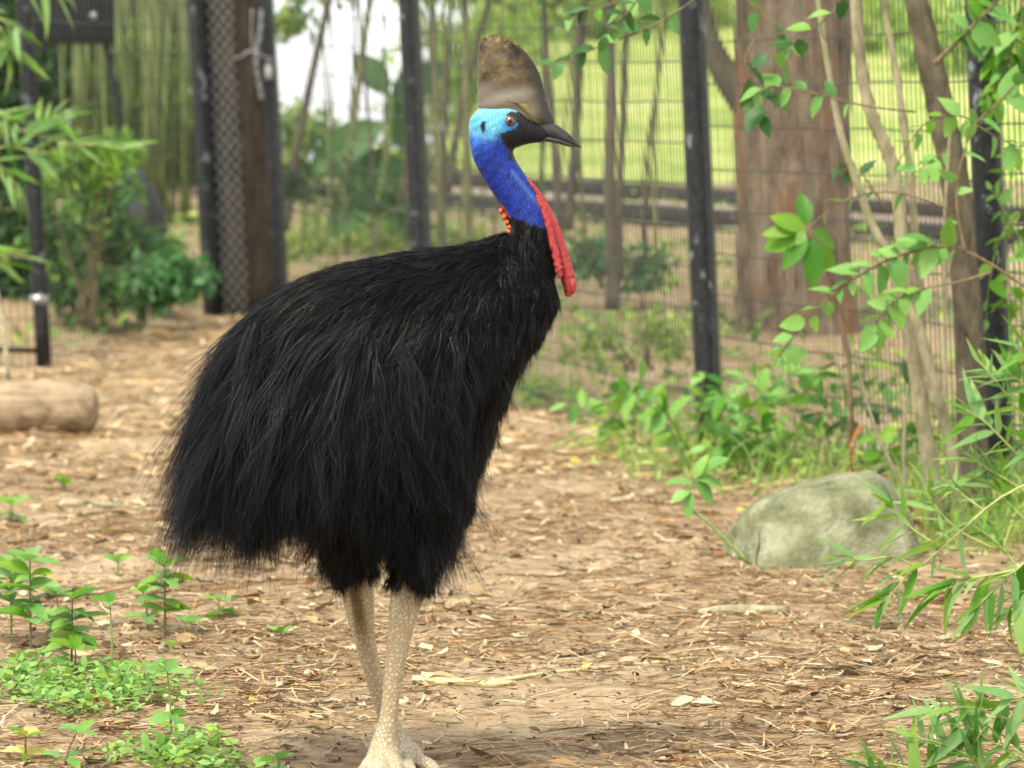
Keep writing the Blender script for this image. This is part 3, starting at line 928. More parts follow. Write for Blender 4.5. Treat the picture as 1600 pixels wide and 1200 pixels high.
# ------------------------------------------------------------------ the wire fence
M['black_paint'] = mat_plain('chipped black paint', (0.010, 0.011, 0.012), 0.5, 0.5, 20, 0.2, 0.15)
def mat_post():
    t = NT('weathered black post')
    v = t.coords((1, 1, 0.6))
    n = t.noise(v, 13, 5, 0.7); n2 = t.noise(v, 40, 3, 0.6)
    c = t.ramp(n2, [(0.3, (0.008, 0.009, 0.010)), (0.7, (0.026, 0.028, 0.03))])
    c = t.mix(c, (0.30, 0.34, 0.34), t.ramp(n, [(0.60, (0, 0, 0)), (0.68, (0.6, 0.6, 0.6))]))
    return t.done(t.principled(c, 0.45, t.bump(n2, 0.15, 0.01), spec=0.18))
M['post'] = mat_post()
M['wire'] = mat_plain('black coated wire', (0.035, 0.042, 0.036), 0.5, 0.3, 30, 0.0)
M['metal'] = mat_plain('dull galvanised metal', (0.30, 0.31, 0.31), 0.4, 0.25, 30, 0.1, Metallic=0.7)
LEAN = -0.048   # the posts all lean the same way
LP = {}
fence = empty('wire_fence', (0.93, 16.8, 0.0), 'black wire mesh fence on round black posts around the bird enclosure', 'fence')
def post_at(X, Y, r, h=3.2, parent=fence, mat=None, name='post'):
    z0 = float(zt(X, Y)) - 0.05
    n = 10
    P = np.array([[X + LEAN * (z0 + h * i / (n - 1) - z0), Y, z0 + h * i / (n - 1)] for i in range(n)])
    v, f = tube(P, r, 18)
    p_ = mesh_obj(name, v, f, mat or M['post'], parent)
    v, f = blob(P[-1], (r * 1.12, r * 1.12, r * 0.6), 2)
    mesh_obj('cap', v, f, M['black_paint'], p_)
    return P
CORN = {'R': (3.3, 10.3), 'A': (1.93, 14.1), 'B': (0.94, 16.8), 'C': (-0.49, 21.0), 'G2': (-1.79, 28.0), 'G1': (-2.36, 28.4), 'D': (-3.07, 23.5), 'E': (-5.2, 22.8)}
post_at(*CORN['A'], 0.062)
post_at(*CORN['B'], 0.062)
post_at(*CORN['C'], 0.062)
post_at(*CORN['G2'], 0.058)
post_at(*CORN['G1'], 0.085)
pD = post_at(*CORN['D'], 0.052)
post_at(*CORN['E'], 0.055)
# pale clamp and muddy foot on the corner post
c0 = at(61, 468, 23.5)
v, f = tube([c0 + [0.0, 0, -0.03], c0 + [0, 0, 0.03]], 0.062, 16)
mesh_obj('clamp', v, f, M['metal'], fence)
def wire_bay(a, b, sx, sz, h, slope=0.0, r=0.0031, name='wire_mesh', lean=LEAN, sag=0.0012):
    a = np.array(a); b = np.array(b)
    L = np.linalg.norm(b - a); n = int(L / sx)
    m = MB()
    for i in range(n + 1):
        t_ = i / n
        p = a + (b - a) * t_
        z0 = float(zt(p[0], p[1])) - 0.02
        bow = 0.02 * math.sin(t_ * math.pi)
        pts = [[p[0] + lean * k + random.gauss(0, sag), p[1] + bow, z0 + k] for k in np.linspace(0, h, 5)]
        m.add(*tube(pts, r, 4, cap=False))
    o = m.build(name, M['wire'], fence)
    tag(o, kind='stuff')
    k = 0.12
    while k < h:
        pts = []
        for t_ in np.linspace(0, 1, 9):
            p = a + (b - a) * t_
            z0 = float(zt(a[0], a[1])) * (1 - t_) + float(zt(b[0], b[1])) * t_
            pts.append([p[0] + lean * k, p[1] - 0.006 + 0.02 * math.sin(t_ * math.pi), z0 + k + slope * (t_ - 0.5) * L + random.gauss(0, 0.004)])
        v, f = tube(pts, r * 1.1, 4, cap=False)
        mesh_obj('wire', v, f, M['wire'], fence)
        k += sz
wire_bay(CORN['R'], CORN['A'], 0.048, 0.195, 3.0)
wire_bay(CORN['A'], CORN['B'], 0.042, 0.195, 3.0, 0.02)
wire_bay(CORN['B'], CORN['C'], 0.042, 0.195, 3.1, 0.025)
wire_bay(CORN['C'], CORN['G2'], 0.13, 0.195, 3.3, 0.015, r=0.0032)
wire_bay(CORN['G1'], CORN['D'], 0.12, 0.195, 3.3, 0, r=0.0036)
wire_bay(CORN['D'], CORN['E'], 0.05, 0.195, 3.2, 0)
# bottom rail by the corner post
v, f = tube([at(66, 548, 23.5), at(-60, 545, 23.4)], 0.018, 8)
mesh_obj('bottom_rail', v, f, M['black_paint'], fence)

# gate post bundle: timber trunk, chain-link strip, chain and padlock
tp = empty('timber_gate_post', (-2.10, 28.3, float(zt(-2.1, 28.3))), 'weathered brown timber gate post with a strip of chain-link wrapped beside it', 'post')
M['timber'] = mat_bark('weathered timber', (0.016, 0.013, 0.010), (0.07, 0.055, 0.04), (22, 22, 2.5), 0.7)
P = np.array([[-2.06 + LEAN * k, 28.55, float(zt(-2.1, 28.3)) - 0.05 + k] for k in np.linspace(0, 3.3, 12)])
v, f = tube(P, 0.235, 18, noise=0.03)
mesh_obj('trunk', v, f, M['timber'], tp)
def chainlink(x0, x1, ybase, h):
    m = MB()
    w = x1 - x0; cell = 0.040; n = max(2, int(w / cell))
    zb = float(zt(x0, ybase))
    for i in range(n + 1):
        pts = []
        k = 0
        z = 0.0
        while z < h:
            zig = (0.5 if ((k + i) % 2) else -0.5) * cell
            pts.append([x0 + i * cell + zig + LEAN * z, ybase + 0.004 * (1 if (k + i) % 2 else -1), zb + z]); z += cell * 1.25; k += 1
        m.add(*tube(pts, 0.0034, 4, cap=False))
    return m
M['zinc'] = mat_plain('grey zinc wire', (0.27, 0.29, 0.29), 0.5, 0.2, 30, 0.0)
o = chainlink(-2.25, -2.07, 28.2, 3.2).build('chain_link', M['zinc'], tp)
tag(o, kind='stuff')
ch = empty('chain', at(408, 30, 27.85), 'thin steel chain hanging down the timber gate post', 'chain')
zz = 22
cy = 12
while zz < 150:
    c_ = at(404 + 4 * math.sin(zz * 0.05), zz, 27.85)
    th = np.linspace(0, 2 * math.pi, 13)
    rr = 0.022
    odd = int(zz / 9) % 2
    pts = [c_ + np.array([math.cos(q) * rr * (0.6 if not odd else 0.1), math.cos(q) * rr * (0.1 if not odd else 0.6), math.sin(q) * rr * 1.3]) for q in th]
    v, f = tube(pts, 0.0065, 6, cap=False)
    mesh_obj('link', v, f, M['metal'], ch)
    zz += 9
lk = empty('padlock', at(421, 128, 27.8), 'pale steel padlock hanging from the chain on the gate', 'padlock')
v, f = box(at(420, 114, 27.8), (0.055, 0.03, 0.10), 0, 0.008)
mesh_obj('case', v, f, M['metal'], lk)
c_ = at(420, 103, 27.8)
v, f = tube([c_ + np.array([math.cos(q) * 0.02, 0, math.sin(q) * 0.035]) for q in np.linspace(0, math.pi, 9)], 0.006, 6)
mesh_obj('shackle', v, f, M['metal'], lk)
hk = empty('gate_latch', at(385, 90, 27.9), 'bent galvanised latch rod across the timber gate post', 'latch')
v, f = stube([at(364, 92, 27.95), at(378, 88, 27.9), at(388, 80, 27.9), at(402, 84, 27.9), at(432, 94, 27.9)], [0.007] * 5, 16, sides=8)
mesh_obj('rod', v, f, M['metal'], hk)
v, f = stube([at(394, 15, 27.9), at(393, 50, 27.9), at(396, 82, 27.9)], [0.006] * 3, 10, sides=8)
mesh_obj('upright', v, f, M['metal'], hk)

# ------------------------------------------------------------------ boulder, log and other things on the ground
def mat_rock():
    t = NT('mossy rock')
    v = t.coords()
    n = t.noise(v, 7, 6, 0.65); n2 = t.noise(v, 50, 4, 0.7); n3 = t.noise(v, 3.0, 3)
    c = t.ramp(n, [(0.34, (0.085, 0.09, 0.045)), (0.52, (0.19, 0.20, 0.115)), (0.7, (0.34, 0.345, 0.235))])
    c = t.mix(c, (0.31, 0.31, 0.21), t.ramp(n3, [(0.45, (0, 0, 0)), (0.7, (0.6, 0.6, 0.6))]))
    c = t.mix(c, (0.6, 0.6, 0.5), t.ramp(n2, [(0.45, (0, 0, 0)), (0.7, (0.6, 0.6, 0.6))]), 'MULTIPLY')
    vo = t.n('ShaderNodeTexVoronoi', feature='DISTANCE_TO_EDGE', Vector=t.mix(v, t.n('ShaderNodeTexNoise', Vector=v, Scale=4.0).outputs['Color'], 0.25), Scale=2.6)
    cr = t.ramp(vo.outputs['Distance'], [(0.0, (0.45, 0.45, 0.38)), (0.010, (1, 1, 1))])
    h = t.mix(t.mix(n, n2, 0.5), cr, 0.1)
    return t.done(t.principled(c, 0.9, t.bump(h, 0.8, 0.03), spec=0.2))
M['rock'] = mat_rock()
RY = 12.35
from mathutils import noise as mnoise
PLN = [(Vector(a).normalized(), o) for a, o in (((-.25, -.75, .6), .295), ((-1, -.35, .12), .30), ((.25, -.9, .25), .275), ((.9, -.2, .5), .33))]
def rock_verts():
    import bmesh
    bm = bmesh.new(); bmesh.ops.create_icosphere(bm, subdivisions=5, radius=1.0)
    V = []
    c = at(1290, 880, RY); c[2] = float(zt(c[0], c[1]))
    k = RY / FPX
    for v in bm.verts:
        n = v.co.normalized()
        x = n.x; z = n.z; y = n.y
        ex = np.sign(x) * abs(x) ** 0.65; ez = np.sign(z) * abs(z) ** 0.65; ey = np.sign(y) * abs(y) ** 0.8
        # top line slopes up towards the stems; blunt face at the other end
        t_ = (x + 1) / 2
        top = float(np.interp(ex * 158, [-158, -110, -50, 10, 76, 110, 158], [82, 106, 124, 142, 156, 150, 104]))
        d = mnoise.fractal(n * 1.6 + Vector((3, 1, 5)), 1.0, 2.0, 5) * 0.06 + mnoise.fractal(n * 5 + Vector((1, 9, 5)), 1.0, 2.0, 4) * 0.03
        # a scooped crease on the side
        cre = 0.05 * math.exp(-((x + 0.62 - 0.25 * z) / 0.06) ** 2) * (1 if y < 0 else 0)
        X = ex * 158 * (1 + d); Z = (ez * top * (1 + d)) if z > 0 else ez * 40
        Yv = ey * 0.30 * (1 + d) + (cre if y < 0 else 0)
        q = Vector((X * k, Yv, Z * k))
        for pn_, off in PLN:
            h = q.dot(pn_) - off
            if h > 0: q = q - pn_ * h * 0.85
        V.append([c[0] + q.x, c[1] + 0.16 + q.y, c[2] - 0.01 + q.z])
    bm.verts.index_update()
    f = [tuple(q.index for q in p.verts) for p in bm.faces]; bm.free()
    return V, f
v, f = rock_verts()
o = mesh_obj('boulder', v, f, M['rock'])
tag(o, 'smooth mossy green-grey boulder lying at the foot of the pale sapling stems', 'boulder')

def mat_log():
    t = NT('peeled log')
    v = t.coords((1.5, 12, 12))
    n = t.noise(v, 2.0, 6, 0.7); n2 = t.noise(t.coords(), 12, 4)
    c = t.ramp(n, [(0.3, (0.19, 0.135, 0.08)), (0.55, (0.36, 0.28, 0.18)), (0.8, (0.48, 0.39, 0.27))])
    c = t.mix(c, (0.55, 0.5, 0.45), t.ramp(n2, [(0.5, (0, 0, 0)), (0.7, (0.7, 0.7, 0.7))]), 'MULTIPLY')
    n4 = t.noise(t.coords((1, 1, 1)), 5.0, 5, 0.7)
    c = t.mix(c, (0.15, 0.10, 0.06), t.ramp(n4, [(0.54, (0, 0, 0)), (0.64, (0.75, 0.75, 0.75))]))
    return t.done(t.principled(c, 0.9, t.bump(n, 0.8, 0.03), spec=0.15))
M['log'] = mat_log()
LY = 18.6
lp = []
for x, y, r in [(-260, 632, 44), (-150, 632, 43), (-60, 631, 42), (20, 629, 41.5), (80, 627, 41), (120, 625, 39.5), (138, 624, 37), (148, 623, 31), (152, 622, 20)]:
    lp.append((at(x, y, LY), r * LY / FPX))
P, R = smooth_path(np.array([q[0] for q in lp]), np.array([q[1] for q in lp]), 34)
P[:, 2] = np.array([float(zt(p[0], p[1])) for p in P]) * 0.5 + R[0] * 0.98 - 0.01
v, f = tube(P, R, 28, noise=0.012)
o = mesh_obj('log', v, f, M['log'])
tag(o, 'short thick peeled log with a rounded end lying on the litter', 'log')
o = stem_obj('leaning_stick', [at(13, 590, 18.9), at(8, 540, 19.0), at(-2, 470, 19.3), at(-20, 400, 19.6)], [.012, .012, .011, .008], M['pale_bark'], None)
tag(o, 'thin pale stick leaning upright behind the peeled log', 'stick')

# things behind the fence near the corner
BXY = 31.0
bx = empty('black_box', at(115, 70, BXY), 'black boxy housing on a slanting strut beyond the corner fence post', 'box')
v, f = box(at(115, 22, BXY), (0.72, 0.3, 0.52), 0.1, 0.05)
mesh_obj('housing', v, f, M['black_paint'], bx)
v, f = tube([at(163, 60, BXY), at(178, 130, BXY), at(195, 245, BXY), at(214, 400, BXY), at(222, 470, BXY)], 0.03, 10)
mesh_obj('strut', v, f, M['black_paint'], bx)
v, f = blob(at(146, 25, BXY - 0.2), (0.035, 0.03, 0.035), 2)
mesh_obj('knob', v, f, M['metal'], bx)
M['dark_rock'] = mat_plain('dark slate rock', (0.035, 0.037, 0.04), 0.75, 0.3, 10, 0.5)
c_ = at(218, 385, 29.5)
v, f = blob(c_, (0.26, 0.3, 0.62), 4, 0.10, 4, 1.5)
v = np.array(v); v[:, 2] -= (v[:, 0] - c_[0]) * 0.65
o = mesh_obj('dark_boulder', v, f, M['dark_rock'])
tag(o, 'dark slate-grey sloping boulder half hidden by the shrubs beyond the fence', 'boulder')

# ------------------------------------------------------------------ saplings and shrubs by the fence
SY = 13.2
k_ = SY / FPX
sap = empty('sapling', ground(1462, 800), 'pale-barked sapling with crossing slender stems behind the mossy boulder', 'tree')
stem_obj('stem', pxpath([(1466, 815), (1456, 740), (1440, 640), (1424, 520), (1411, 400), (1404, 310), (1392, 250), (1364, 185), (1350, 130), (1341, 60), (1335, -30), (1330, -160)], SY),
         [q * k_ for q in (14, 13, 12.5, 12, 11.5, 11, 11, 10, 9.5, 9, 8.5, 7)], M['pale_bark'], sap, 40, 12)
stem_obj('stem', pxpath([(1498, 838), (1496, 770), (1486, 700), (1468, 630), (1448, 560), (1435, 510), (1410, 465), (1386, 395), (1362, 350), (1335, 275), (1314, 210), (1294, 105), (1278, 0), (1262, -120)], SY - 0.12),
         [q * k_ for q in (10, 9.5, 9.5, 9.5, 9, 8.5, 8, 7.5, 7, 6.5, 6, 5, 4.5, 4)], M['pale_bark'], sap, 44, 10)
stem_obj('stem', pxpath([(1438, 515), (1435, 450), (1430, 370), (1424, 290), (1413, 200), (1400, 110), (1382, 10), (1370, -110)], SY + 0.1),
         [q * k_ for q in (8, 7.5, 7, 6.5, 6, 5.5, 5, 4)], M['pale_bark'], sap, 30, 9)
stem_obj('stem', pxpath([(1481, 800), (1479, 640), (1476, 480), (1476, 350), (1482, 240), (1487, 190)], SY + 0.25),
         [q * k_ for q in (4, 3.5, 3.2, 3, 2.6, 2)], M['pale_bark'], sap, 24, 7)
def branch(parent, pts, Y, r0, n, size, key, shape, mat='twig', name='branch', **kw):
    P_ = pxpath(pts, Y)
    k = Y / FPX
    R_ = np.linspace(r0, r0 * 0.35, len(pts)) * k
    p, r = smooth_path(P_, R_, 18)
    v, f = tube(p, r, 6)
    b = mesh_obj(name, v, f, M[mat], parent)
    leaves_along(parent, p, n, size * k * .84, key, shape, **kw)
    return p
OV = dict(hangz=-0.35, jit=0.35)
branch(sap, [(1640, 470), (1590, 440), (1530, 402), (1480, 385), (1440, 390), (1390, 405), (1340, 432), (1290, 470), (1240, 525), (1212, 565)], SY - 0.5, 3.2, 30, 58, 'fresh', 'ovate', t0=.3, **OV)
branch(sap, [(1495, 332), (1440, 310), (1390, 300), (1345, 305), (1310, 318), (1275, 345), (1240, 378)], SY - 0.5, 2.0, 6, 38, 'fresh', 'ovate', t0=.25, **OV)
branch(sap, [(1550, 425), (1500, 440), (1440, 452), (1400, 470), (1372, 500), (1365, 530)], SY - 0.6, 2.2, 15, 60, 'fresh', 'ovate', t0=.35, **OV)
branch(sap, [(1508, 395), (1497, 340), (1495, 290), (1506, 240), (1522, 192)], SY - 0.55, 3.2, 5, 45, 'fresh', 'ovate', t0=.2, **OV)
branch(sap, [(1522, 195), (1555, 165), (1590, 130), (1640, 95)], SY - 0.55, 2.5, 10, 60, 'fresh', 'ovate', t0=.0, **OV)
branch(sap, [(1530, 190), (1490, 180), (1450, 190), (1420, 225), (1400, 262)], SY - 0.5, 2.0, 10, 50, 'fresh', 'ovate', t0=.05, keys=['fresh', 'lime'], **OV)
branch(sap, [(1480, 235), (1462, 245), (1440, 262), (1408, 285)], SY - 0.5, 1.6, 7, 46, 'fresh', 'ovate', t0=.1, **OV)
branch(sap, [(1525, 195), (1560, 215), (1590, 228), (1630, 232)], SY - 0.55, 1.8, 6, 50, 'fresh', 'ovate', t0=.1, **OV)
branch(sap, [(1387, 330), (1345, 270), (1322, 262), (1300, 250)], SY - 0.1, 1.8, 6, 34, 'dark', 'ovate', t0=.1, **OV)

SY2 = 13.6
k2 = SY2 / FPX
tr = empty('leaning_tree', ground(1528, 800), 'grey-brown barked tree trunk leaning between the sapling and a fence post', 'tree')
stem_obj('trunk', pxpath([(1532, 815), (1522, 740), (1517, 640), (1517, 550), (1508, 440), (1500, 350), (1490, 270), (1474, 190), (1456, 105), (1438, 30), (1424, -40), (1400, -160)], SY2),
         [q * k2 for q in (30, 26, 24, 23, 23, 23, 23, 22, 21, 19, 18, 16)], M['grey_bark'], tr, 44, 16, noise=0.02)
branch(tr, [(1460, 100), (1500, 60), (1540, 20), (1590, -30)], SY2 - .2, 5, 16, 60, 'lime', 'ovate', t0=.25, hangz=-.4, keys=['lime', 'fresh'])
branch(tr, [(1600, -20), (1585, 60), (1565, 120), (1545, 165)], SY2 + .1, 3, 16, 60, 'lime', 'ovate', t0=.1, hangz=-.4, keys=['lime', 'lime', 'fresh'])
branch(tr, [(1640, 10), (1620, 80), (1590, 120), (1560, 135)], SY2 + .3, 3, 12, 55, 'lime', 'ovate', t0=.1, hangz=-.3, keys=['lime'])

vn = empty('climbing_vine', ground(1590, 820), 'lime-green vine climbing up the black fence post beside the leaning trunk', 'vine')
VY = 13.75
for pts, n_ in (([(1610, 800), (1600, 640), (1590, 520), (1575, 420), (1570, 330)], 12), ([(1640, 420), (1600, 380), (1570, 330), (1545, 290)], 10), ([(1650, 250), (1610, 235), (1580, 250), (1560, 290)], 9),
                ([(1640, 130), (1600, 110), (1570, 95), (1540, 80)], 12), ([(1530, -20), (1545, 60), (1552, 130)], 10), ([(1590, 330), (1560, 380), (1545, 450), (1540, 520)], 7), ([(1650, 500), (1600, 470), (1560, 470)], 6)):
    branch(vn, pts, VY, 1.6, n_, 44, 'lime', 'ovate', t0=.1, hangz=-.35, keys=['lime', 'lime', 'fresh'], mat='greenstem')
# hanging leafy branches near the top
TB = 12.8
hb = empty('hanging_branch', at(1090, -40, TB), 'drooping leafy branch reaching towards the casque of the bird', 'branch')
branch(hb, [(1120, -30), (1070, 10), (1010, 45), (950, 68), (890, 92), (835, 118)], TB, 2.2, 13, 56, 'dark', 'ovate', t0=.25, hangz=-.35, keys=['dark', 'dark', 'dark', 'fresh'])
branch(hb, [(1030, -30), (990, -5), (950, 8), (905, 20), (870, 40)], TB + .15, 2.0, 12, 48, 'dark', 'ovate', t0=.1, hangz=-.35, keys=['dark', 'fresh', 'dark'])
branch(hb, [(1010, -25), (985, 15), (960, 40), (945, 60)], TB - .1, 2.0, 9, 44, 'dark', 'ovate', t0=.1, hangz=-.4)
hb2 = empty('drooping_branch', at(1200, -40, TB), 'drooping leafy twig hanging before the big reddish trunk', 'branch')
branch(hb2, [(1150, -30), (1175, 10), (1215, 45), (1240, 70), (1225, 100), (1200, 140), (1190, 200)], TB, 2.0, 10, 50, 'dark', 'ovate', t0=.1, hangz=-.5, keys=['dark', 'fresh', 'fresh'])
branch(hb2, [(1330, -30), (1300, 20), (1262, 50), (1225, 75), (1190, 90)], TB - .1, 1.8, 8, 46, 'dark', 'ovate', t0=.1, hangz=-.3, keys=['dark', 'fresh'])
branch(hb2, [(1430, 175), (1350, 165), (1270, 145), (1200, 135), (1170, 160)], TB - .1, 2.0, 10, 46, 'dark', 'ovate', t0=.3, hangz=-.5, keys=['dark', 'fresh'])
branch(hb2, [(1180, 60), (1165, 95), (1185, 150), (1195, 190)], TB, 1.8, 5, 64, 'dark', 'ovate', t0=.3, hangz=-.7, keys=['dark'])

# undergrowth along the foot of the fence: separate leafy shrubs
def shrub(name, label, px, py, h, spread, n_stem, key, shape, size, nl, Y=None, cat='shrub', group=None, keys=None, hang=-.3, mat='greenstem', r=1.8, lean=0.0, ymin=None):
    g = ground(px, py) if Y is None else at(px, py, Y)
    if Y is not None: g[2] = float(zt(g[0], g[1]))
    k = g[1] / FPX
    e = empty(name, g, label, cat, group)
    for i in range(n_stem):
        a = (i + .5) / n_stem * 2 - 1 + random.uniform(-.25, .25)
        dx = (a * spread + lean) * k; hh = h * k * random.uniform(.6, 1.05) * (1 - .35 * abs(a))
        dyy = random.uniform(-.5, .5) * spread * k * 0.8
        P_ = np.array([g + [random.uniform(-.1, .1) * spread * k, 0, -0.01], g + [dx * .35, dyy * .3, hh * .5], g + [dx * .75, dyy * .7, hh * .85], g + [dx, dyy, hh * .92]])
        p, r_ = smooth_path(P_, np.linspace(r, r * .4, 4) * k, 12)
        v, f = tube(p, r_, 5)
        mesh_obj('stem', v, f, M[mat], e)
        leaves_along(e, p, nl, size * k, key, shape, t0=.25, hangz=hang, jit=.5, keys=keys)
    return e
US = [
 ('broad-leafed green shrub spreading out from the foot of the black fence post', 1085, 735, 190, 190, 7, 'fresh', 'ellipse', 46, 8, ['fresh', 'lime']),
 ('low pale green shrub against the wire between two black posts', 985, 700, 110, 110, 5, 'fresh', 'ellipse', 46, 6, ['fresh', 'fresh', 'lime']),
 ('tall bushy shrub before the reddish trunk, just behind the boulder', 1235, 740, 230, 120, 6, 'fresh', 'ellipse', 44, 8, ['fresh', 'fresh', 'lime']),
 ('dark-leaved shrub rising behind the top of the boulder', 1345, 735, 230, 90, 5, 'dark', 'ellipse', 44, 6, ['dark', 'fresh', 'fresh']),
 ('thin grassy weed clump in the litter beside the bird breast', 860, 640, 60, 45, 6, 'lime', 'lance', 52, 4, ['lime', 'fresh']),
 ('small weedy shrub creeping over the boulder shoulder', 1410, 760, 120, 70, 6, 'fresh', 'ellipse', 40, 7, ['fresh', 'lime']),
 ('bright weed tuft rooted between boulder and fence post', 1165, 745, 110, 70, 6, 'lime', 'ellipse', 44, 7, ['lime', 'fresh']),
]
for l_, x, y, h, sp, ns, key, shp, sz, nl, ks in US:
    shrub('leafy_shrub', l_, x, y, h, sp, ns, key, shp, sz, nl, cat='shrub', group='shrubs along the fence foot', keys=ks)
e = empty('big_leaf_shrub', ground(1262, 700), 'lime-green shrub with large drooping leaves before the reddish trunk', 'shrub')
stem_obj('stem', pxpath([(1330, 690), (1325, 560), (1300, 440), (1275, 385), (1250, 360)], 14.6), [.012, .011, .010, .008, .006], M['twig'], e)
for (x, y, dx, dy, s_) in [(1260, 362, -60, -30, 70), (1255, 365, -75, 25, 75), (1262, 370, -50, 60, 78), (1270, 372, 0, 90, 88), (1268, 360, 50, 25, 62), (1262, 352, -10, -55, 60), (1275, 380, 45, 70, 66), (1250, 360, -80, 0, 70)]:
    put_leaf(e, at(x, y, 14.5), (dx * 0.0026, random.uniform(-.08, .08), -dy * 0.0026), (0, -1, .6), s_ * 14.5 / FPX * .92, 'lime', 'ellipse')

# seedling by the boulder with its long curving stem
sd = empty('vine_seedling', ground(1168, 880), 'slim seedling with a bent bare stem curving up beside the boulder', 'seedling')
stem_obj('stem', pxpath([(1170, 880), (1140, 850), (1105, 815), (1078, 795), (1072, 775), (1082, 752)], 12.0), [q * 12 / FPX for q in (3, 2.6, 2.4, 2.2, 2, 1.6)], M['greenstem'], sd)
for (x, y, dx, dy) in [(1082, 755, -48, -8), (1080, 765, -40, 22), (1086, 752, 30, 35), (1088, 748, 50, 10), (1085, 748, 20, -45), (1078, 768, -5, 40), (1100, 735, 40, -25)]:
    put_leaf(sd, at(x, y, 12.0), (dx, random.uniform(-20, 20), -dy), (0, -.6, 1), 44 * 12 / FPX, 'fresh', 'ellipse')
# curled dead leaf hanging over the boulder
o = empty('hanging_dead_leaf', at(1335, 690, 12.6), 'curled rust-brown dead leaf dangling over the boulder', 'leaf')
for (x, y, dx, dy, s_) in [(1350, 660, -25, 40, 60), (1338, 690, -10, 60, 62), (1330, 720, 8, 40, 40)]:
    put_leaf(o, at(x, y, 12.6), (dx, 10, -dy), (-1, -.6, .1), s_ * 12.6 / FPX, 'rust', 'lance', name='blade')
# bare twigs by the boulder
for pts, l_ in (([(1426, 800), (1400, 740), (1372, 680), (1350, 610), (1340, 560)], 'thin bare upright twig crossing behind the boulder top'),
                ([(1420, 790), (1412, 720), (1414, 660), (1418, 600)], 'thin forked bare twig beside the thickest pale sapling stem'),):
    o = stem_obj('bare_twig', pxpath(pts, 12.9), [.008, .007, .006, .005, .004][:len(pts)], M['pale_bark'], None)
    tag(o, l_, 'twig')

# ------------------------------------------------------------------ bamboo sprays
def bamboo(label, shoots, Y, size, nl, leafkeys=('bamboo', 'bamboo', 'lime'), hang=-.2, name='bamboo_spray', ang=(15, 55), jit=.35):
    g = pxpath([shoots[0][0]], Y)[0]; g[2] = float(zt(g[0], g[1]))
    e = empty(name, g, label, 'bamboo', 'bamboo sprays')
    for s_ in shoots:
        P_ = pxpath(s_, Y); k = Y / FPX
        p, r = smooth_path(P_, np.linspace(2.4, 1.0, len(s_)) * k, 14)
        v, f = tube(p, r, 5)
        mesh_obj('stem', v, f, M['bamboo_stem'], e)
        leaves_along(e, p, nl, size * k, 'bamboo', 'lance', t0=.3, ang=ang, hangz=hang, jit=jit, keys=list(leafkeys), up=(0, -.35, 1))
    return e
bamboo('arching bamboo spray drooping over the litter below the boulder', [
    [(1640, 740), (1560, 780), (1490, 840), (1430, 890), (1385, 900)], [(1430, 885), (1395, 870), (1350, 875), (1320, 868)], [(1430, 880), (1400, 920), (1375, 945)], [(1470, 855), (1430, 830), (1400, 800), (1390, 780)]], 10.6, 80, 10, hang=-.35)
bamboo('bamboo spray with long pointed leaves hanging beside the bare earth', [
    [(1660, 820), (1600, 880), (1555, 920), (1520, 955)], [(1590, 890), (1540, 900), (1500, 905), (1465, 925)], [(1640, 880), (1600, 930), (1570, 960)]], 10.0, 92, 11, hang=-.45)
bamboo('dense upright bamboo shoots in the corner of the path', [
    [(1660, 1150), (1580, 1125), (1510, 1105), (1455, 1110)], [(1640, 1250), (1550, 1200), (1480, 1165), (1425, 1150)], [(1540, 1260), (1460, 1215), (1400, 1195), (1355, 1192)], [(1500, 1270), (1440, 1235), (1380, 1215), (1340, 1210)], [(1620, 1200), (1560, 1165), (1520, 1140), (1490, 1130)],
    [(1680, 1080), (1630, 1080), (1590, 1090), (1560, 1100)], [(1660, 1230), (1600, 1180), (1560, 1160)], [(1600, 1260), (1550, 1220), (1520, 1190), (1500, 1170)]], 8.0, 96, 13, hang=.15, jit=.45, ang=(20, 75))
bamboo('tall bamboo clump of bright pointed leaves at the foot of the leaning trunk', [
    [(1660, 700), (1600, 650), (1560, 600), (1530, 565)], [(1650, 640), (1600, 600), (1570, 580)], [(1640, 760), (1580, 700), (1540, 660), (1510, 640)], [(1680, 620), (1630, 560), (1600, 545)],
    [(1650, 800), (1590, 760), (1540, 730), (1500, 700)], [(1660, 860), (1600, 810), (1560, 770), (1530, 745)], [(1660, 720), (1620, 700), (1590, 690)]], 11.6, 82, 13, hang=-.1, jit=.5)
bamboo('low bamboo spray creeping under the sapling foot', [
    [(1560, 860), (1500, 830), (1460, 790), (1445, 760)], [(1540, 800), (1500, 770), (1470, 745)], [(1600, 900), (1560, 850), (1520, 820)]], 11.2, 66, 10, hang=0)
LBY = 20.0
bamboo('blurred bamboo spray hanging high beside the corner fence post', [
    [(-60, -20), (-20, 15), (10, 35), (40, 50)], [(-70, 40), (-20, 60), (15, 75), (45, 90)], [(-40, -60), (20, -30), (70, -15), (110, -5)], [(-20, 30), (5, 50), (15, 80)]], LBY, 72, 7, hang=-.5)
bamboo('bamboo spray of light leaves crossing the corner fence post', [
    [(-60, 200), (-10, 195), (40, 205), (90, 220), (130, 230)], [(-60, 240), (0, 230), (50, 235), (85, 245)], [(-60, 260), (-10, 255), (20, 280), (35, 320)], [(40, 210), (70, 190), (95, 180)], [(-50, 160), (0, 180), (40, 190)],
    [(90, 225), (140, 225), (175, 230), (205, 235)]], LBY, 68, 8, hang=-.3)
bamboo('single low bamboo twig near the peeled log end', [[(-60, 380), (-20, 388), (20, 396), (50, 404)], [(-50, 400), (-10, 405), (15, 420)]], LBY, 62, 4, hang=-.1)

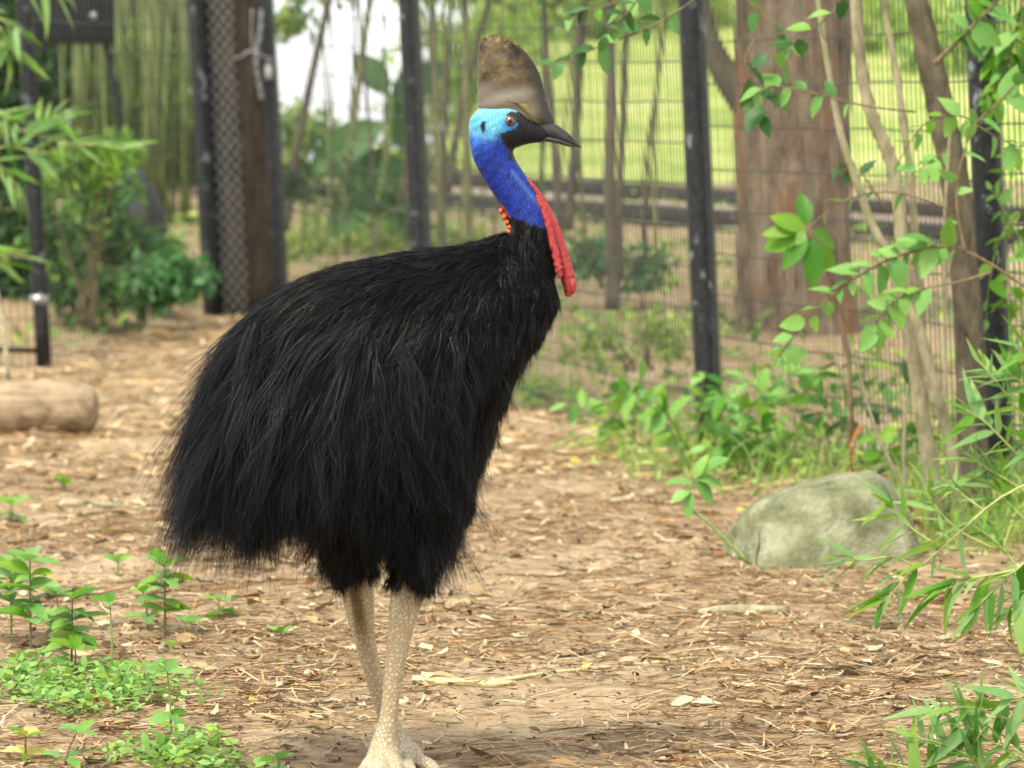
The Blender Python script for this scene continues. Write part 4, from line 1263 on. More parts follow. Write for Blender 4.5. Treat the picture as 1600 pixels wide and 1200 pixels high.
# ------------------------------------------------------------------ seedlings in the litter
def seedling(px, py, h, nl, size, label, key='fresh', shape='ellipse', lean=0.0, keys=None, spread=1.0):
    g = ground(px, py); k = g[1] / FPX
    e = empty('seedling', g, label, 'seedling', 'seedlings in the litter')
    P_ = np.array([g + [0, 0, -0.01], g + [lean * .3 * k, 0, h * .5 * k], g + [lean * k, 0, h * k]])
    p, r = smooth_path(P_, np.array([2.2, 1.8, 1.2]) * k, 10)
    v, f = tube(p, r, 6)
    mesh_obj('stem', v, f, M['twig' if random.random() < .4 else 'greenstem'], e)
    whorls = max(1, nl // 4)
    for w_ in range(whorls):
        t_ = 1 - w_ * 0.62 / max(1, whorls - 1) if whorls > 1 else 1
        q, _ = path_at(p, max(.3, t_))
        a0 = random.uniform(0, 6.28)
        for j in range(4):
            a = a0 + j * math.pi / 2 + random.uniform(-.3, .3)
            d = np.array([math.cos(a), math.sin(a), random.uniform(-.25, .45) + (0.35 if w_ == 0 else 0)])
            put_leaf(e, q, d, (random.gauss(0, .2), -.25 + random.gauss(0, .2), 1), size * k * random.uniform(.7, 1.1) * spread, random.choice(keys) if keys else key, shape)
    return e
SEED = [(48, 1020, 145, 20, 56, 'tall leafy seedling on a dark stem, beside the short fallen branch', 0),
        (18, 1005, 120, 20, 54, 'bushy pale seedling half cut off beside the dark-stemmed seedling', 0),
        (112, 1045, 110, 20, 54, 'seedling with two tiers of oval leaves above the weed mat', 2),
        (118, 1055, 40, 8, 48, 'short seedling at the foot of the two-tiered seedling', 0),
        (176, 1050, 110, 6, 34, 'thin green-stemmed seedling with few small leaves near the weed mat', -4),
        (258, 995, 110, 20, 54, 'broad-leaved seedling under the tail feathers of the bird', 0),
        (232, 985, 60, 8, 46, 'short seedling crouching beside the one under the tail feathers', -8),
        (185, 912, 34, 6, 34, 'tiny seedling in the pine straw behind the others', 0),
        (290, 1000, 26, 6, 38, 'small flat seedling out in the straw, apart from the rest', 0),
        (342, 965, 28, 8, 36, 'small star-shaped seedling in the straw beneath the hanging plumage', 0),
        (270, 1020, 12, 4, 26, 'tiny sprout with four leaves in the straw', 0),
        (232, 1100, 55, 8, 40, 'seedling with upright leaves at the edge of the weed mat', 0),
        (268, 1155, 105, 8, 46, 'lone seedling on a long bare green stem', -6),
        (95, 1010, 80, 8, 34, 'thin seedling with small leaves between two bushy ones', -6),
        (40, 1190, 40, 8, 44, 'yellowish seedling at the bottom of the weed mat', 0),
        (100, 1205, 60, 8, 52, 'broad pale seedling with leaves reaching over the fallen red leaf', 20),
        (440, 1000, 10, 4, 28, 'tiny sprout lying in the litter close to the scaly legs', 0),
        (18, 815, 26, 8, 36, 'little bright weed in the straw in front of the log', 0),
        (100, 768, 10, 6, 34, 'flat green weed in the straw beyond the seedlings', 0),
        (435, 1212, 25, 8, 36, 'small low seedling just beside the foot of the bird', 0)]
for x, y, h, nl, sz, lb, ln in SEED:
    seedling(x, y, h, nl, sz, lb, keys=['fresh', 'fresh', 'lime'] if 'yellow' not in lb else ['lime', 'yellow'], lean=ln)

# ------------------------------------------------------------------ foliage masses beyond the fence
def leaf_cloud(clumps, size, cols, aspect=0.55, flat=0.5):
    """clumps: (centre, radii, count) -> many small folded leaves"""
    Vs, Fs, Cs = [], [], []
    n0 = 0
    for c, r, n in clumps:
        d = rng.normal(size=(n, 3)); d /= np.linalg.norm(d, axis=1)[:, None]
        rad = rng.random(n) ** 0.45
        lump = 1 + 0.25 * np.sin(d[:, 0] * 5 + c[0] * 3) * np.sin(d[:, 2] * 6 + c[2] * 5) + 0.15 * np.sin(d[:, 1] * 9 + c[0])
        p = np.asarray(c) + d * np.asarray(r) * (rad * lump)[:, None]
        ax = rng.normal(size=(n, 3)); ax[:, 2] -= 0.4; ax /= np.linalg.norm(ax, axis=1)[:, None]
        nr = rng.normal(size=(n, 3)); nr[:, 2] += flat * 2
        sd = np.cross(ax, nr); sd /= np.linalg.norm(sd, axis=1)[:, None] + 1e-9
        s = size * rng.uniform(0.6, 1.3, n)
        up = np.cross(sd, ax)
        a = p; b = p + ax * (s * .5)[:, None] + sd * (s * aspect * .5)[:, None] + up * (s * .06)[:, None]
        t_ = p + ax * s[:, None]; e = p + ax * (s * .5)[:, None] - sd * (s * aspect * .5)[:, None] + up * (s * .06)[:, None]
        Vs.append(np.stack([a, b, t_, e], 1).reshape(-1, 3))
        i = n0 + np.arange(n)[:, None] * 4
        Fs.append(np.concatenate([i, i + 1, i + 2, i + 3], 1)); n0 += n * 4
        cc = np.asarray(cols)[rng.integers(0, len(cols), n)] * rng.uniform(.75, 1.25, (n, 1))
        Cs.append(np.repeat(cc, 4, axis=0))
    return np.concatenate(Vs), np.concatenate(Fs), np.concatenate(Cs)
M['cloud'] = mat_attr('massed leaves', 0.4, 0.55, 30, 0.4)
DARK = [(0.018, 0.06, 0.012), (0.03, 0.09, 0.02), (0.05, 0.12, 0.03)]
MIDG = [(0.08, 0.20, 0.035), (0.13, 0.27, 0.055), (0.19, 0.35, 0.085)]  # this and the lime lightened: distant sunlight and haze put into leaf colour
LIME = [(0.28, 0.42, 0.07), (0.38, 0.52, 0.11), (0.48, 0.58, 0.18), (0.22, 0.38, 0.06)]
TEAL = [(0.07, 0.20, 0.07), (0.11, 0.27, 0.10), (0.16, 0.33, 0.14)]

def crown_tree(name, label, trunk, Y, r, clumps, size, cols, cat='tree', group=None, mat='dark_stem', limbs=True, n=16):
    """trunk: pixels; clumps: (px, py, radius px, count, dY)"""
    k = Y / FPX
    P_ = pxpath(trunk, Y)
    g = P_[0].copy(); 
    e = empty(name, g, label, cat, group)
    R_ = np.linspace(r, r * .7, len(trunk)) * k
    stem_obj('trunk', P_, R_, M[mat], e, n, 10, noise=0.02)
    if clumps:
        cl = [(at(x, y, Y + dy), (rr * k, rr * k * 1.1, rr * k * .8), cnt) for x, y, rr, cnt, dy in clumps]
        if limbs:
            m = MB()
            for c, r3, _ in cl:
                s_, _d = path_at(P_, .75)
                q = s_ * .5 + c * .5; q[2] += 0.1
                m.add(*stube([s_, q, c], [r * k * .35, r * k * .22, r * k * .1], 8, sides=6))
            lm_ = m.build('limbs', M[mat], e)
        V, F, C = leaf_cloud(cl, size * k, cols)
        o = mesh_obj('crown', V, F, M['cloud'], e, colors=C, smooth=False)
        tag(o, kind='stuff')
    return e

# dark thicket past the corner of the fence
THK = [('dense dark evergreen tree behind the black housing', [(60, 420), (55, 200), (60, -40)], 40, 14, [(40, 60, 130, 2600, 0), (-40, 220, 150, 2600, 0), (70, 300, 130, 2400, 0), (130, -20, 120, 1800, 0)], 26, DARK),
       ('tall shady tree filling the gap by the slanting strut', [(170, 430), (180, 220), (175, -30)], 42, 12, [(170, 90, 130, 2400, 0), (210, 260, 120, 2200, 0), (150, 380, 110, 1600, 0), (230, -20, 100, 1500, 0)], 24, DARK + MIDG[:1]),
       ('shady leafy tree close against the timber gate post', [(275, 430), (270, 200), (265, -20)], 43, 12, [(270, 60, 90, 1700, 0), (260, 220, 90, 1800, 0), (270, 360, 100, 1800, 0)], 24, MIDG + LIME[:1])]
for lb, tk, Y, r, cl, sz, co in THK:
    crown_tree('thicket_tree', lb, tk, Y, r, cl, sz, co, group='trees past the fence corner')
M['culm'] = mat_plain('yellow green bamboo culm', (0.085, 0.11, 0.022), 0.5, 0.6, 3, 0.05)
bc = empty('bamboo_clump', at(215, 420, 35.0), 'clump of yellow-green bamboo culms standing behind the corner mesh', 'bamboo')
for i in range(60):
    x = random.uniform(100, 305)
    Y = 35 + random.uniform(-.6, .6)
    dx = random.gauss(0, 14)
    v, f = tube([at(x, 440, Y), at(x + dx * .4, 220, Y), at(x + dx, -40, Y)], random.uniform(2.2, 4.2) * Y / FPX, 6)
    mesh_obj('culm', v, f, M['culm'], bc)
V, F, C = leaf_cloud([(at(210, 150, 35.2), (.6, .4, .9), 1500), (at(200, 350, 35.2), (.6, .4, .5), 1000)], .14, LIME[:1] + MIDG, .25)
tag(mesh_obj('foliage', V, F, M['cloud'], bc, colors=C, smooth=False), kind='stuff')

# shrubs just behind and before the corner mesh
def mass_shrub(label, clumps, Y, size, cols, base, name='leafy_bush', group='bushes by the fence corner', asp=.5):
    k = Y / FPX
    g = at(base[0], base[1], Y)
    e = empty(name, g, label, 'bush', group)
    for i in range(5):
        x, y, rr = clumps[i % len(clumps)][:3]
        t_ = at(x + random.uniform(-.5, .5) * rr, y - rr * .3, Y + random.uniform(-.1, .1))
        stem_obj('stem', [g + [random.uniform(-.08, .08), 0, 0], (g + t_) / 2 + [0, 0, .05], t_], [.012, .009, .005], M['twig'], e, 8, 5)
    cl = [(at(x, y, Y + random.uniform(-.2, .2)), (rr * k, rr * k, rr * k * .8), cnt) for x, y, rr, cnt in clumps]
    cl = [(c, r, int(n * .75)) for c, r, n in cl]
    V, F, C = leaf_cloud(cl, size * k, cols, asp)
    tag(mesh_obj('foliage', V, F, M['cloud'], e, colors=C, smooth=False), kind='stuff')
    return e
mass_shrub('light green bush at the ground by the timber gate post', [(250, 440, 55, 420), (290, 430, 45, 300), (215, 450, 45, 300)], 26.6, 24, TEAL, (250, 495))
mass_shrub('leafy bush with drooping twigs below the dark slate boulder', [(150, 330, 70, 520), (170, 285, 45, 260), (120, 400, 60, 420), (215, 385, 50, 420), (250, 395, 40, 300)], 27.4, 24, MIDG + TEAL[:1], (150, 500))
mass_shrub('dark bush tangled behind the corner fence post', [(110, 440, 60, 500), (80, 370, 50, 400), (160, 460, 50, 360)], 26.0, 22, DARK + MIDG, (115, 510))
mass_shrub('bush with pale sprays spreading along the corner mesh', [(130, 255, 60, 380), (180, 235, 45, 260), (90, 280, 50, 300)], 25.0, 26, MIDG + LIME[:1], (130, 520), asp=.3)
mass_shrub('low dim bush beyond the bottom rail', [(10, 420, 70, 800), (-40, 440, 70, 600), (30, 480, 40, 300), (30, 340, 70, 700)], 27.5, 22, DARK, (5, 520))

mass_shrub('lime bush low beyond the mesh past the gate', [(490, 390, 70, 520), (560, 385, 70, 520), (620, 375, 50, 380)], 31.5, 20, LIME, (550, 420), name='verge_bush', group='bushes on the verge')
mass_shrub('yellow-green bush behind the bird shoulders, beyond the mesh', [(690, 385, 50, 320), (740, 390, 45, 300)], 29.5, 20, LIME, (710, 410), name='verge_bush', group='bushes on the verge')
mass_shrub('pale blue-green bush past the wattles', [(925, 400, 45, 300), (1010, 420, 50, 260)], 25.5, 22, TEAL, (950, 450), name='verge_bush', group='bushes on the verge')
mass_shrub('lime weeds bush behind the black post foot', [(1040, 520, 60, 300), (930, 540, 60, 300)], 20.5, 20, LIME, (1000, 580), name='verge_bush', group='bushes on the verge')
# thin stems and young trees behind the mesh
M['olive_stem'] = mat_bark('olive stem', (0.11, 0.12, 0.05), (0.24, 0.25, 0.11), (20, 20, 4), 0.3)
STEMS = [('slanting brown sapling beyond the mesh beside the gate', [(445, 360), (462, 250), (485, 130), (512, 10), (530, -60)], 31, 7.5, 'dark_stem', [(510, -60, 80, 260, 0), (455, 30, 40, 90, 0)]),
         ('slim olive sapling leaning beside the broad dark leaves', [(535, 330), (548, 230), (562, 120), (578, 0), (590, -70)], 30, 6.5, 'olive_stem', [(600, -70, 80, 260, 0)]),
         ('straight olive stem just behind the casque', [(733, 400), (730, 250), (728, 120), (724, -60)], 24.5, 7, 'olive_stem', [(720, -60, 70, 300, 0)]),
         ('slanting brown stem behind the casque tip', [(700, 300), (722, 160), (748, 60), (775, -40)], 26, 6, 'dark_stem', [(780, -60, 70, 300, 0)]),
         ('dark forked stem beyond the beak', [(876, 420), (872, 300), (860, 160), (852, 60), (848, -60)], 23.5, 7, 'dark_stem', [(850, -60, 80, 380, 0)]),
         ('brown stem crossing behind the beak tip', [(886, 360), (896, 260), (902, 150), (908, 40), (912, -60)], 24.5, 9, 'dark_stem', [(915, -60, 80, 380, 0)]),
         ('thick grey-brown young trunk between beak and black post', [(958, 485), (956, 400), (952, 280), (955, 150), (953, 20), (955, -60)], 22.5, 11, 'dark_stem', [(960, -70, 80, 420, 0)]),
         ('pale slender trunk beside the grey-brown young trunk', [(968, 430), (968, 300), (975, 150), (980, -60)], 23.5, 7, 'grey_bark', []),
         ('green culm behind the wattles', [(914, 400), (908, 280), (900, 180), (896, 60)], 22.6, 4, 'culm', []),
         ('thin green culm beside the casque', [(846, 330), (848, 200), (850, 60), (850, -40)], 25, 4, 'culm', []),
         ('slim stem among lime leaves beyond the black middle post', [(690, 360), (684, 200), (678, 60), (676, -60)], 27, 5, 'olive_stem', [(690, -60, 70, 220, 0)]),
         ('slim leaning stem above the broad dark leaves', [(612, 370), (632, 280), (640, 150), (655, -50)], 30, 4.5, 'dark_stem', [])]
for lb, tk, Y, r, mt, cl in STEMS:
    crown_tree('young_tree', lb, tk, Y, r, cl, 26, LIME + MIDG, group='young trees beyond the mesh', mat=mt, limbs=False)

for i in range(18):
    x = random.choice([random.uniform(450, 720), random.uniform(690, 1040)]); Y = random.uniform(23.5, 33)
    dx = random.gauss(0, 28); yb_ = float(np.interp(Y, [23, 34], [430, 340])) + random.uniform(-20, 20)
    mt = random.choice(['culm', 'dark_stem', 'olive_stem', 'grey_bark'])
    P_ = pxpath([(x, yb_ + 30), (x + dx * .3 + random.gauss(0, 4), 250), (x + dx * .7, 100), (x + dx, -60)], Y)
    P_[0][2] = float(zt(P_[0][0], P_[0][1])) - .05
    o = stem_obj('thin_stem', P_, np.array([1, .95, .85, .75]) * random.uniform(1.6, 3.6) * Y / FPX, M[mt], None, 12, 6)
    tag(o, {'culm': 'thin green culm', 'dark_stem': 'thin dark stem', 'olive_stem': 'thin olive stem', 'grey_bark': 'thin grey stem'}[mt] + ' in the tangle beyond the mesh behind the bird', 'stem', 'thin stems beyond the mesh')
# broad-leaved plant with big dark leaves
bl = empty('broad_leaf_plant', at(590, 380, 30.5), 'plant with large dark drooping leaves beyond the mesh', 'plant')
stem_obj('stem', pxpath([(585, 390), (592, 320), (605, 230), (612, 150)], 30.5), [.03, .028, .024, .018], M['greenstem'], bl)
for (x, y, dx, dy, s_) in [(605, 150, 30, 60, 130), (600, 190, -60, 40, 140), (606, 230, -75, 90, 150), (602, 240, 60, 90, 130), (595, 290, -80, 70, 120), (600, 300, 50, 60, 120), (610, 160, 55, -40, 110), (608, 150, -35, -45, 100)]:
    put_leaf(bl, at(x, y, 30.5 + random.uniform(-.2, .2)), (dx, random.uniform(-20, 20), -dy), (0, -1, .5), s_ * 30.5 / FPX, 'dark', 'ellipse')
# palm frond clump
pf = empty('palm_clump', at(500, 400, 29.0), 'dark feathery palm fronds drooping near the gate, beyond the mesh', 'palm')
for (pts) in ([(470, 400), (480, 300), (505, 250), (545, 235)], [(500, 400), (495, 310), (470, 270), (440, 290)], [(520, 400), (540, 320), (575, 290), (610, 300)], [(560, 400), (590, 340), (630, 330), (660, 350)]):
    P_ = pxpath(pts, 29.0)
    p, r = smooth_path(P_, np.array([.012, .010, .007, .004]), 14)
    v, f = tube(p, r, 6)
    mesh_obj('rib', v, f, M['greenstem'], pf)
    leaves_along(pf, p, 18, 75 * 29 / FPX, 'dark', 'lance', t0=.2, ang=(35, 60), hangz=-.5, jit=.15)

# the big reddish pine behind the mesh
pn = empty('pine_tree', at(1240, 520, 24), 'massive reddish-brown pine trunk forking behind the wire mesh', 'tree')
k = 24 / FPX
stem_obj('trunk', pxpath([(1245, 535), (1242, 480), (1240, 380), (1238, 250), (1238, 120), (1240, 0), (1244, -120)], 24), [q * k for q in (104, 94, 90, 90, 92, 90, 84)], M['red_bark'], pn, 40, 30, noise=0.012)
stem_obj('limb', pxpath([(1190, 190), (1150, 140), (1122, 95), (1104, 50), (1085, -30), (1070, -90)], 24), [q * k for q in (30, 24, 20, 17, 15, 13)], M['grey_bark'], pn, 18, 14)
V, F, C = leaf_cloud([(at(1240, -260, 24), (1.2, 1.0, .6), 2200), (at(1080, -200, 24), (.6, .6, .45), 900)], .12, MIDG + LIME, .3)
tag(mesh_obj('crown', V, F, M['cloud'], pn, colors=C, smooth=False), kind='stuff')

# timber edgings of the path
M['edging'] = mat_bark('dark edging timber', (0.014, 0.013, 0.012), (0.05, 0.043, 0.038), (2, 20, 20), 0.5)
for pts, Y0, Y1, lb in (((540, 283, 1360, 338), 40.5, 36.5, 'upper dark timber edging along the lawn side of the path'),
                        ((540, 318, 1420, 378), 37.0, 33.0, 'lower dark timber edging on the near side of the path')):
    P_ = [ground(pts[0] + (pts[2] - pts[0]) * t_, pts[1] + (pts[3] - pts[1]) * t_) + np.array([0, 0, .08 + random.gauss(0, .004)]) for t_ in np.linspace(-.25, 1.3, 24)]
    v, f = tube(P_, 0.105, 8, noise=.05)
    o = mesh_obj('timber_edging', v, f, M['edging'])
    # short stakes carry it
    tag(o, lb, 'edging', 'timber edgings of the path')
    for p in P_[1::3]:
        v, f = tube([[p[0], p[1] + .06, float(zt(p[0], p[1])) - .1], [p[0], p[1] + .06, p[2] + .03]], .03, 6)
        mesh_obj('stake', v, f, M['edging'], o)

# bushes and trees on the slope
SL = [('round lime bush at the crest of the lawn', [(760, 60, 130, 1300), (700, 120, 100, 900)], 56, LIME, (740, 180)),
      ('bright bush on the lawn behind the drooping branch', [(900, 20, 130, 1300), (830, 70, 90, 800)], 60, LIME + MIDG[:1], (870, 130)),
      ('wide pale bush high on the lawn', [(1020, -10, 110, 1100), (1100, 30, 90, 800)], 62, LIME, (1050, 80)),
      ('lime bush on the lawn past the pine', [(1390, 40, 120, 1200), (1340, 110, 80, 700)], 58, LIME, (1370, 160)),
      ('green bush on the lawn past the leaning trunk', [(1560, 60, 130, 1300), (1480, 130, 90, 800)], 55, MIDG + LIME, (1530, 200)),
      ('bush beside the path past the palm fronds', [(640, 250, 60, 500), (690, 280, 50, 420)], 44, MIDG + LIME, (660, 320)),
      ('pale green bush over the path past the gate', [(470, 210, 60, 520), (440, 280, 60, 520)], 44, LIME + TEAL[:1], (450, 330))]
for lb, cl, Y, co, b in SL:
    mass_shrub(lb, cl, Y, 22, co, b, name='slope_bush', group='bushes on the slope')

# low weeds behind and before the fence
def weeds(name, label, pts_fn, n, size, cols, asp=.5, mat='cloud', hmax=.06):
    p = pts_fn(n)
    n = len(p)
    ax = rng.normal(size=(n, 3)); ax[:, 2] = rng.uniform(-.1, .7, n); ax /= np.linalg.norm(ax, axis=1)[:, None]
    nr = rng.normal(size=(n, 3)) * .5; nr[:, 2] += 1
    sd = np.cross(ax, nr); sd /= np.linalg.norm(sd, axis=1)[:, None] + 1e-9
    up = np.cross(sd, ax)
    s = size * rng.uniform(.5, 1.3, n)
    p = p + np.array([0, 0, 1.0]) * (rng.random(n) ** 1.5 * hmax)[:, None]
    q = [p, p + ax * (s * .3)[:, None] + sd * (s * asp * .42)[:, None] + up * (s * .05)[:, None], p + ax * (s * .7)[:, None] + sd * (s * asp * .36)[:, None], p + ax * s[:, None] - up * (s * .08)[:, None],
         p + ax * (s * .7)[:, None] - sd * (s * asp * .36)[:, None], p + ax * (s * .3)[:, None] - sd * (s * asp * .42)[:, None] + up * (s * .05)[:, None]]
    V = np.stack(q, 1).reshape(-1, 3)
    i = np.arange(n)[:, None] * 6
    F = np.concatenate([np.concatenate([i, i + 1, i + 2, i + 5], 1), np.concatenate([i + 5, i + 2, i + 3, i + 4], 1)], 0)
    cc = np.asarray(cols)[rng.integers(0, len(cols), n)] * rng.uniform(.75, 1.25, (n, 1))
    o = link(name, new_mesh(name, V, F, M[mat], colors=np.repeat(cc, 6, axis=0)))
    return tag(o, label, 'weeds', kind='stuff')
def patch_px(spots):
    """patches: (px, py, rx px, ry px, weight) on the ground"""
    cs = [(ground(x, y), rx, ry, w) for x, y, rx, ry, w in spots]
    def fn(n):
        out = []
        W_ = sum(c[3] for c in cs)
        for g, rx, ry, w in cs:
            m = int(n * w / W_)
            a = rng.uniform(0, 6.28, m); r = rng.random(m) ** .75 * 1.25
            k = g[1] / FPX
            ky = g[1] * g[1] / (FPX * CAM_H)
            jx = 1 + .3 * np.sin(a * 3 + rx); 
            X = g[0] + np.cos(a) * r * rx * k * jx; Y = g[1] + np.sin(a) * r * ry * ky * jx
            out.append(np.stack([X, Y, zt(X, Y)], 1))
        return np.concatenate(out)
    return fn
FRESH = [(0.18, 0.37, 0.08), (0.24, 0.44, 0.12), (0.30, 0.48, 0.15), (0.28, 0.44, 0.07)]
weeds('weed_mat', 'mat of small bright green weeds over the litter under the seedlings', patch_px([(90, 1085, 130, 26, 3), (200, 1075, 110, 22, 1.6), (260, 1180, 80, 22, 1.4), (330, 1195, 60, 12, .7), (30, 1060, 70, 20, 1.2), (140, 1110, 60, 14, .5)]), 1900, .032, FRESH, .6, hmax=.045)
weeds('fence_weeds', 'low green weeds along the fence foot', patch_px([(960, 690, 90, 30, 2), (1060, 720, 120, 26, 2.4), (1200, 735, 120, 26, 2.4), (1330, 750, 90, 24, 1.2), (1480, 800, 110, 34, 2), (1570, 830, 90, 50, 2), (900, 640, 60, 20, .8), (1440, 870, 70, 14, .5)]), 1700, .055, FRESH + LIME, .35, hmax=.11)
def beyond(n):
    Y = rng.uniform(15, 38, n * 3); X = rng.uniform(-.14, .17, n * 3) * Y
    d = Y - np.interp(X, FX, FY)
    keep = (d > .25) & (np.sin(X * 2.3 + Y * .8) + np.sin(Y * 1.7 - X) > -.3)
    X, Y = X[keep][:n], Y[keep][:n]
    return np.stack([X, Y, zt(X, Y)], 1)
weeds('verge_weeds', 'patchy green weeds on the earth beyond the fence', beyond, 5200, .11, LIME + MIDG, .4, hmax=.16)

# grass blades: tufts at the foot of the stems
def grass(name, label, spots, n, h):
    fn = patch_px(spots)
    p = fn(n); n = len(p)
    a = rng.uniform(0, 6.28, n); ln = rng.uniform(.2, .9, n); hh = h * rng.uniform(.4, 1.1, n)
    tip = p + np.stack([np.cos(a) * ln * hh, np.sin(a) * ln * hh, hh], 1)
    midp = p * .5 + tip * .5 + np.stack([np.zeros(n), np.zeros(n), hh * .22], 1)
    Pts = np.stack([p, p * .6 + midp * .4 + [0, 0, 0], midp, tip], 1)
    wid = np.array([.006, .006, .005, .001])[None] * rng.uniform(.6, 1.2, (n, 1))
    cols = np.asarray(LIME + FRESH + [(0.42, 0.36, 0.18)])[rng.integers(0, 9, n)]
    V, F, C = ribbons(Pts, wid, np.stack([np.cos(a + 1.2), np.sin(a + 1.2), np.zeros(n)], 1) + rng.normal(0, .3, (n, 3)), cols)
    o = link(name, new_mesh(name, V, F, M['cloud'], colors=C))
    return tag(o, label, 'grass', kind='stuff')
grass('grass', 'thin grass blades around the sapling and trunk feet', [(1530, 820, 90, 30, 2), (1580, 780, 70, 40, 2), (1470, 790, 60, 20, 1), (820, 620, 30, 16, .6), (1080, 720, 120, 20, 1), (1250, 735, 120, 20, 1)], 1500, .22)

# ------------------------------------------------------------------ litter on the ground
def scatter(n, y0, y1, pw=1.0, margin=.55):
    Y = y0 + (y1 - y0) * rng.random(n) ** pw
    X = (rng.random(n) * 2 - 1) * (0.155 * Y + margin)
    d = Y - np.interp(X, FX, FY)
    k = d < 0.4
    X, Y = X[k], Y[k]
    return X, Y
TAN = np.array([(0.42, 0.31, 0.165), (0.52, 0.40, 0.22), (0.32, 0.22, 0.115), (0.62, 0.52, 0.32), (0.22, 0.145, 0.075), (0.48, 0.33, 0.15), (0.38, 0.29, 0.18), (0.12, 0.08, 0.045), (0.66, 0.58, 0.40), (0.07, 0.045, 0.025), (0.16, 0.10, 0.05)])
NEED = np.array([(0.44, 0.25, 0.11), (0.50, 0.32, 0.16), (0.34, 0.19, 0.085), (0.54, 0.40, 0.23), (0.20, 0.12, 0.06), (0.58, 0.47, 0.31), (0.42, 0.24, 0.11), (0.28, 0.18, 0.10)])
M['litter'] = mat_attr('dry litter', 0.0, 0.85, 120, 0.5)
def needles(n):
    X, Y = scatter(n, 5.6, 32, 1.25)
    dr = .15 + np.sin(X * 1.7 + Y * 1.1 + 1) * np.sin(Y * .9 - X * 2.3) + .7 * np.sin(X * 4.1 - Y * 2.2)
    kp = rng.random(len(X)) < np.clip(.7 + .45 * dr, .08, 1) * np.where(Y < 8.1, .35, 1)
    X, Y = X[kp], Y[kp]
    n = len(X)
    a = rng.normal(0.0, .8, n) + rng.integers(0, 2, n) * math.pi
    L = rng.uniform(.05, .16, n)
    K_ = 4
    t_ = np.linspace(-.5, .5, K_)[None]
    cur = rng.normal(0, .12, (n, 1))
    th = a[:, None] + cur * t_ * 2
    px_ = X[:, None] + np.cos(th) * t_ * L[:, None]; py_ = Y[:, None] + np.sin(th) * t_ * L[:, None]
    lift = rng.random((n, 1)) ** 3 * .02
    pz = zt(px_, py_) + .004 + rng.random((n, 1)) * .008 + lift * (t_ + .5)
    Pts = np.stack([px_, py_, pz], 2)
    wid = np.full((n, K_), .0027) * rng.uniform(.7, 1.4, (n, 1)) * (1 + .05 * Y[:, None])
    cols = NEED[rng.integers(0, len(NEED), n)] * rng.uniform(.75, 1.3, (n, 1))
    V, F, C = ribbons(Pts, wid, np.tile([0, 0.25, 1.0], (n, 1)) + rng.normal(0, .25, (n, 3)), cols)
    o = link('pine_straw', new_mesh('pine_straw', V, F, M['litter'], colors=C))
    tag(o, 'orange-brown pine straw strewn over the bare earth', 'pine straw', kind='stuff')
needles(85000)
def scraps(name, label, n, smin, smax, asp, cols, y0=5.6, y1=32, pw=1.25, lift=.012, tilt=.35, curl=.13):
    X, Y = scatter(n, y0, y1, pw)
    # litter gathers in drifts
    dr = np.sin(X * 2.1 + Y * .9) * np.sin(Y * 1.3 - X * 1.7) + .6 * np.sin(X * 5.3 - Y * 3.1)
    keep = rng.random(len(X)) < np.clip(.75 + .35 * dr, .12, 1) * np.where(Y < 8.1, .45, 1)
    X, Y = X[keep], Y[keep]; n = len(X)
    a = rng.uniform(0, 6.28, n)
    ax = np.stack([np.cos(a), np.sin(a), rng.normal(0, tilt * .5, n)], 1)
    nr = np.stack([rng.normal(0, tilt, n), rng.normal(0, tilt, n), np.ones(n)], 1)
    sd = np.cross(ax, nr); sd /= np.linalg.norm(sd, axis=1)[:, None]
    up = np.cross(sd, ax)
    s = rng.uniform(smin, smax, n) * (1 + .02 * Y)
    w = s * rng.uniform(asp * .6, asp * 1.3, n)
    c0 = np.stack([X, Y, zt(X, Y) + .004 + rng.random(n) * lift + s * .10], 1)
    curl = rng.normal(.0, curl, n) * s
    rows = []
    for t_, wf in ((-.5, .25), (-.2, .95), (.2, .9), (.5, .1)):
        j = rng.uniform(.7, 1.2, (2, n))
        cz = curl * (t_ * 2) ** 2
        rows.append(c0 + ax * (s * t_)[:, None] + sd * (w * .5 * wf * j[0])[:, None] + up * (cz + .1 * w)[:, None])
        rows.append(c0 + ax * (s * t_)[:, None] - sd * (w * .5 * wf * j[1])[:, None] + up * (cz + .1 * w * rng.normal(0, 1, n))[:, None])
    V = np.stack(rows, 1).reshape(-1, 3)
    i = np.arange(n)[:, None] * 8
    F = np.concatenate([np.concatenate([i + b, i + b + 1, i + b + 3, i + b + 2], 1) for b in (0, 2, 4)], 0)
    cc = cols[rng.integers(0, len(cols), n)] * rng.uniform(.7, 1.3, (n, 1))
    o = link(name, new_mesh(name, V, F, M['litter'], colors=np.repeat(cc, 8, axis=0), smooth=False))
    tag(o, label, 'litter', kind='stuff')
scraps('leaf_litter', 'dry tan leaf litter covering the enclosure floor', 11000, .02, .06, .40, (TAN * .55 + TAN.mean(0) * .28))
scraps('wood_chip_litter', 'small pale splinters and bark chips in the litter', 26000, .018, .07, .13, (TAN * .55 + TAN.mean(0) * .25), lift=.008, tilt=.2, curl=.05)
scraps('straw_bed', 'bright orange-tan pine straw bed in the far corner of the enclosure', 15000, .04, .12, .10, np.array([(0.62, 0.42, 0.20), (0.70, 0.52, 0.28), (0.52, 0.33, 0.14), (0.74, 0.60, 0.38)]), y0=15.5, y1=30, pw=.8, lift=.015, tilt=.2, curl=.05)
scraps('crumb_litter', 'dark crumbs of soil and bark in the litter', 14000, .006, .018, .6, np.array([(0.06, 0.04, 0.022), (0.10, 0.065, 0.035), (0.20, 0.135, 0.075), (0.5, 0.4, 0.25)]), y1=20, lift=.004, tilt=.5)

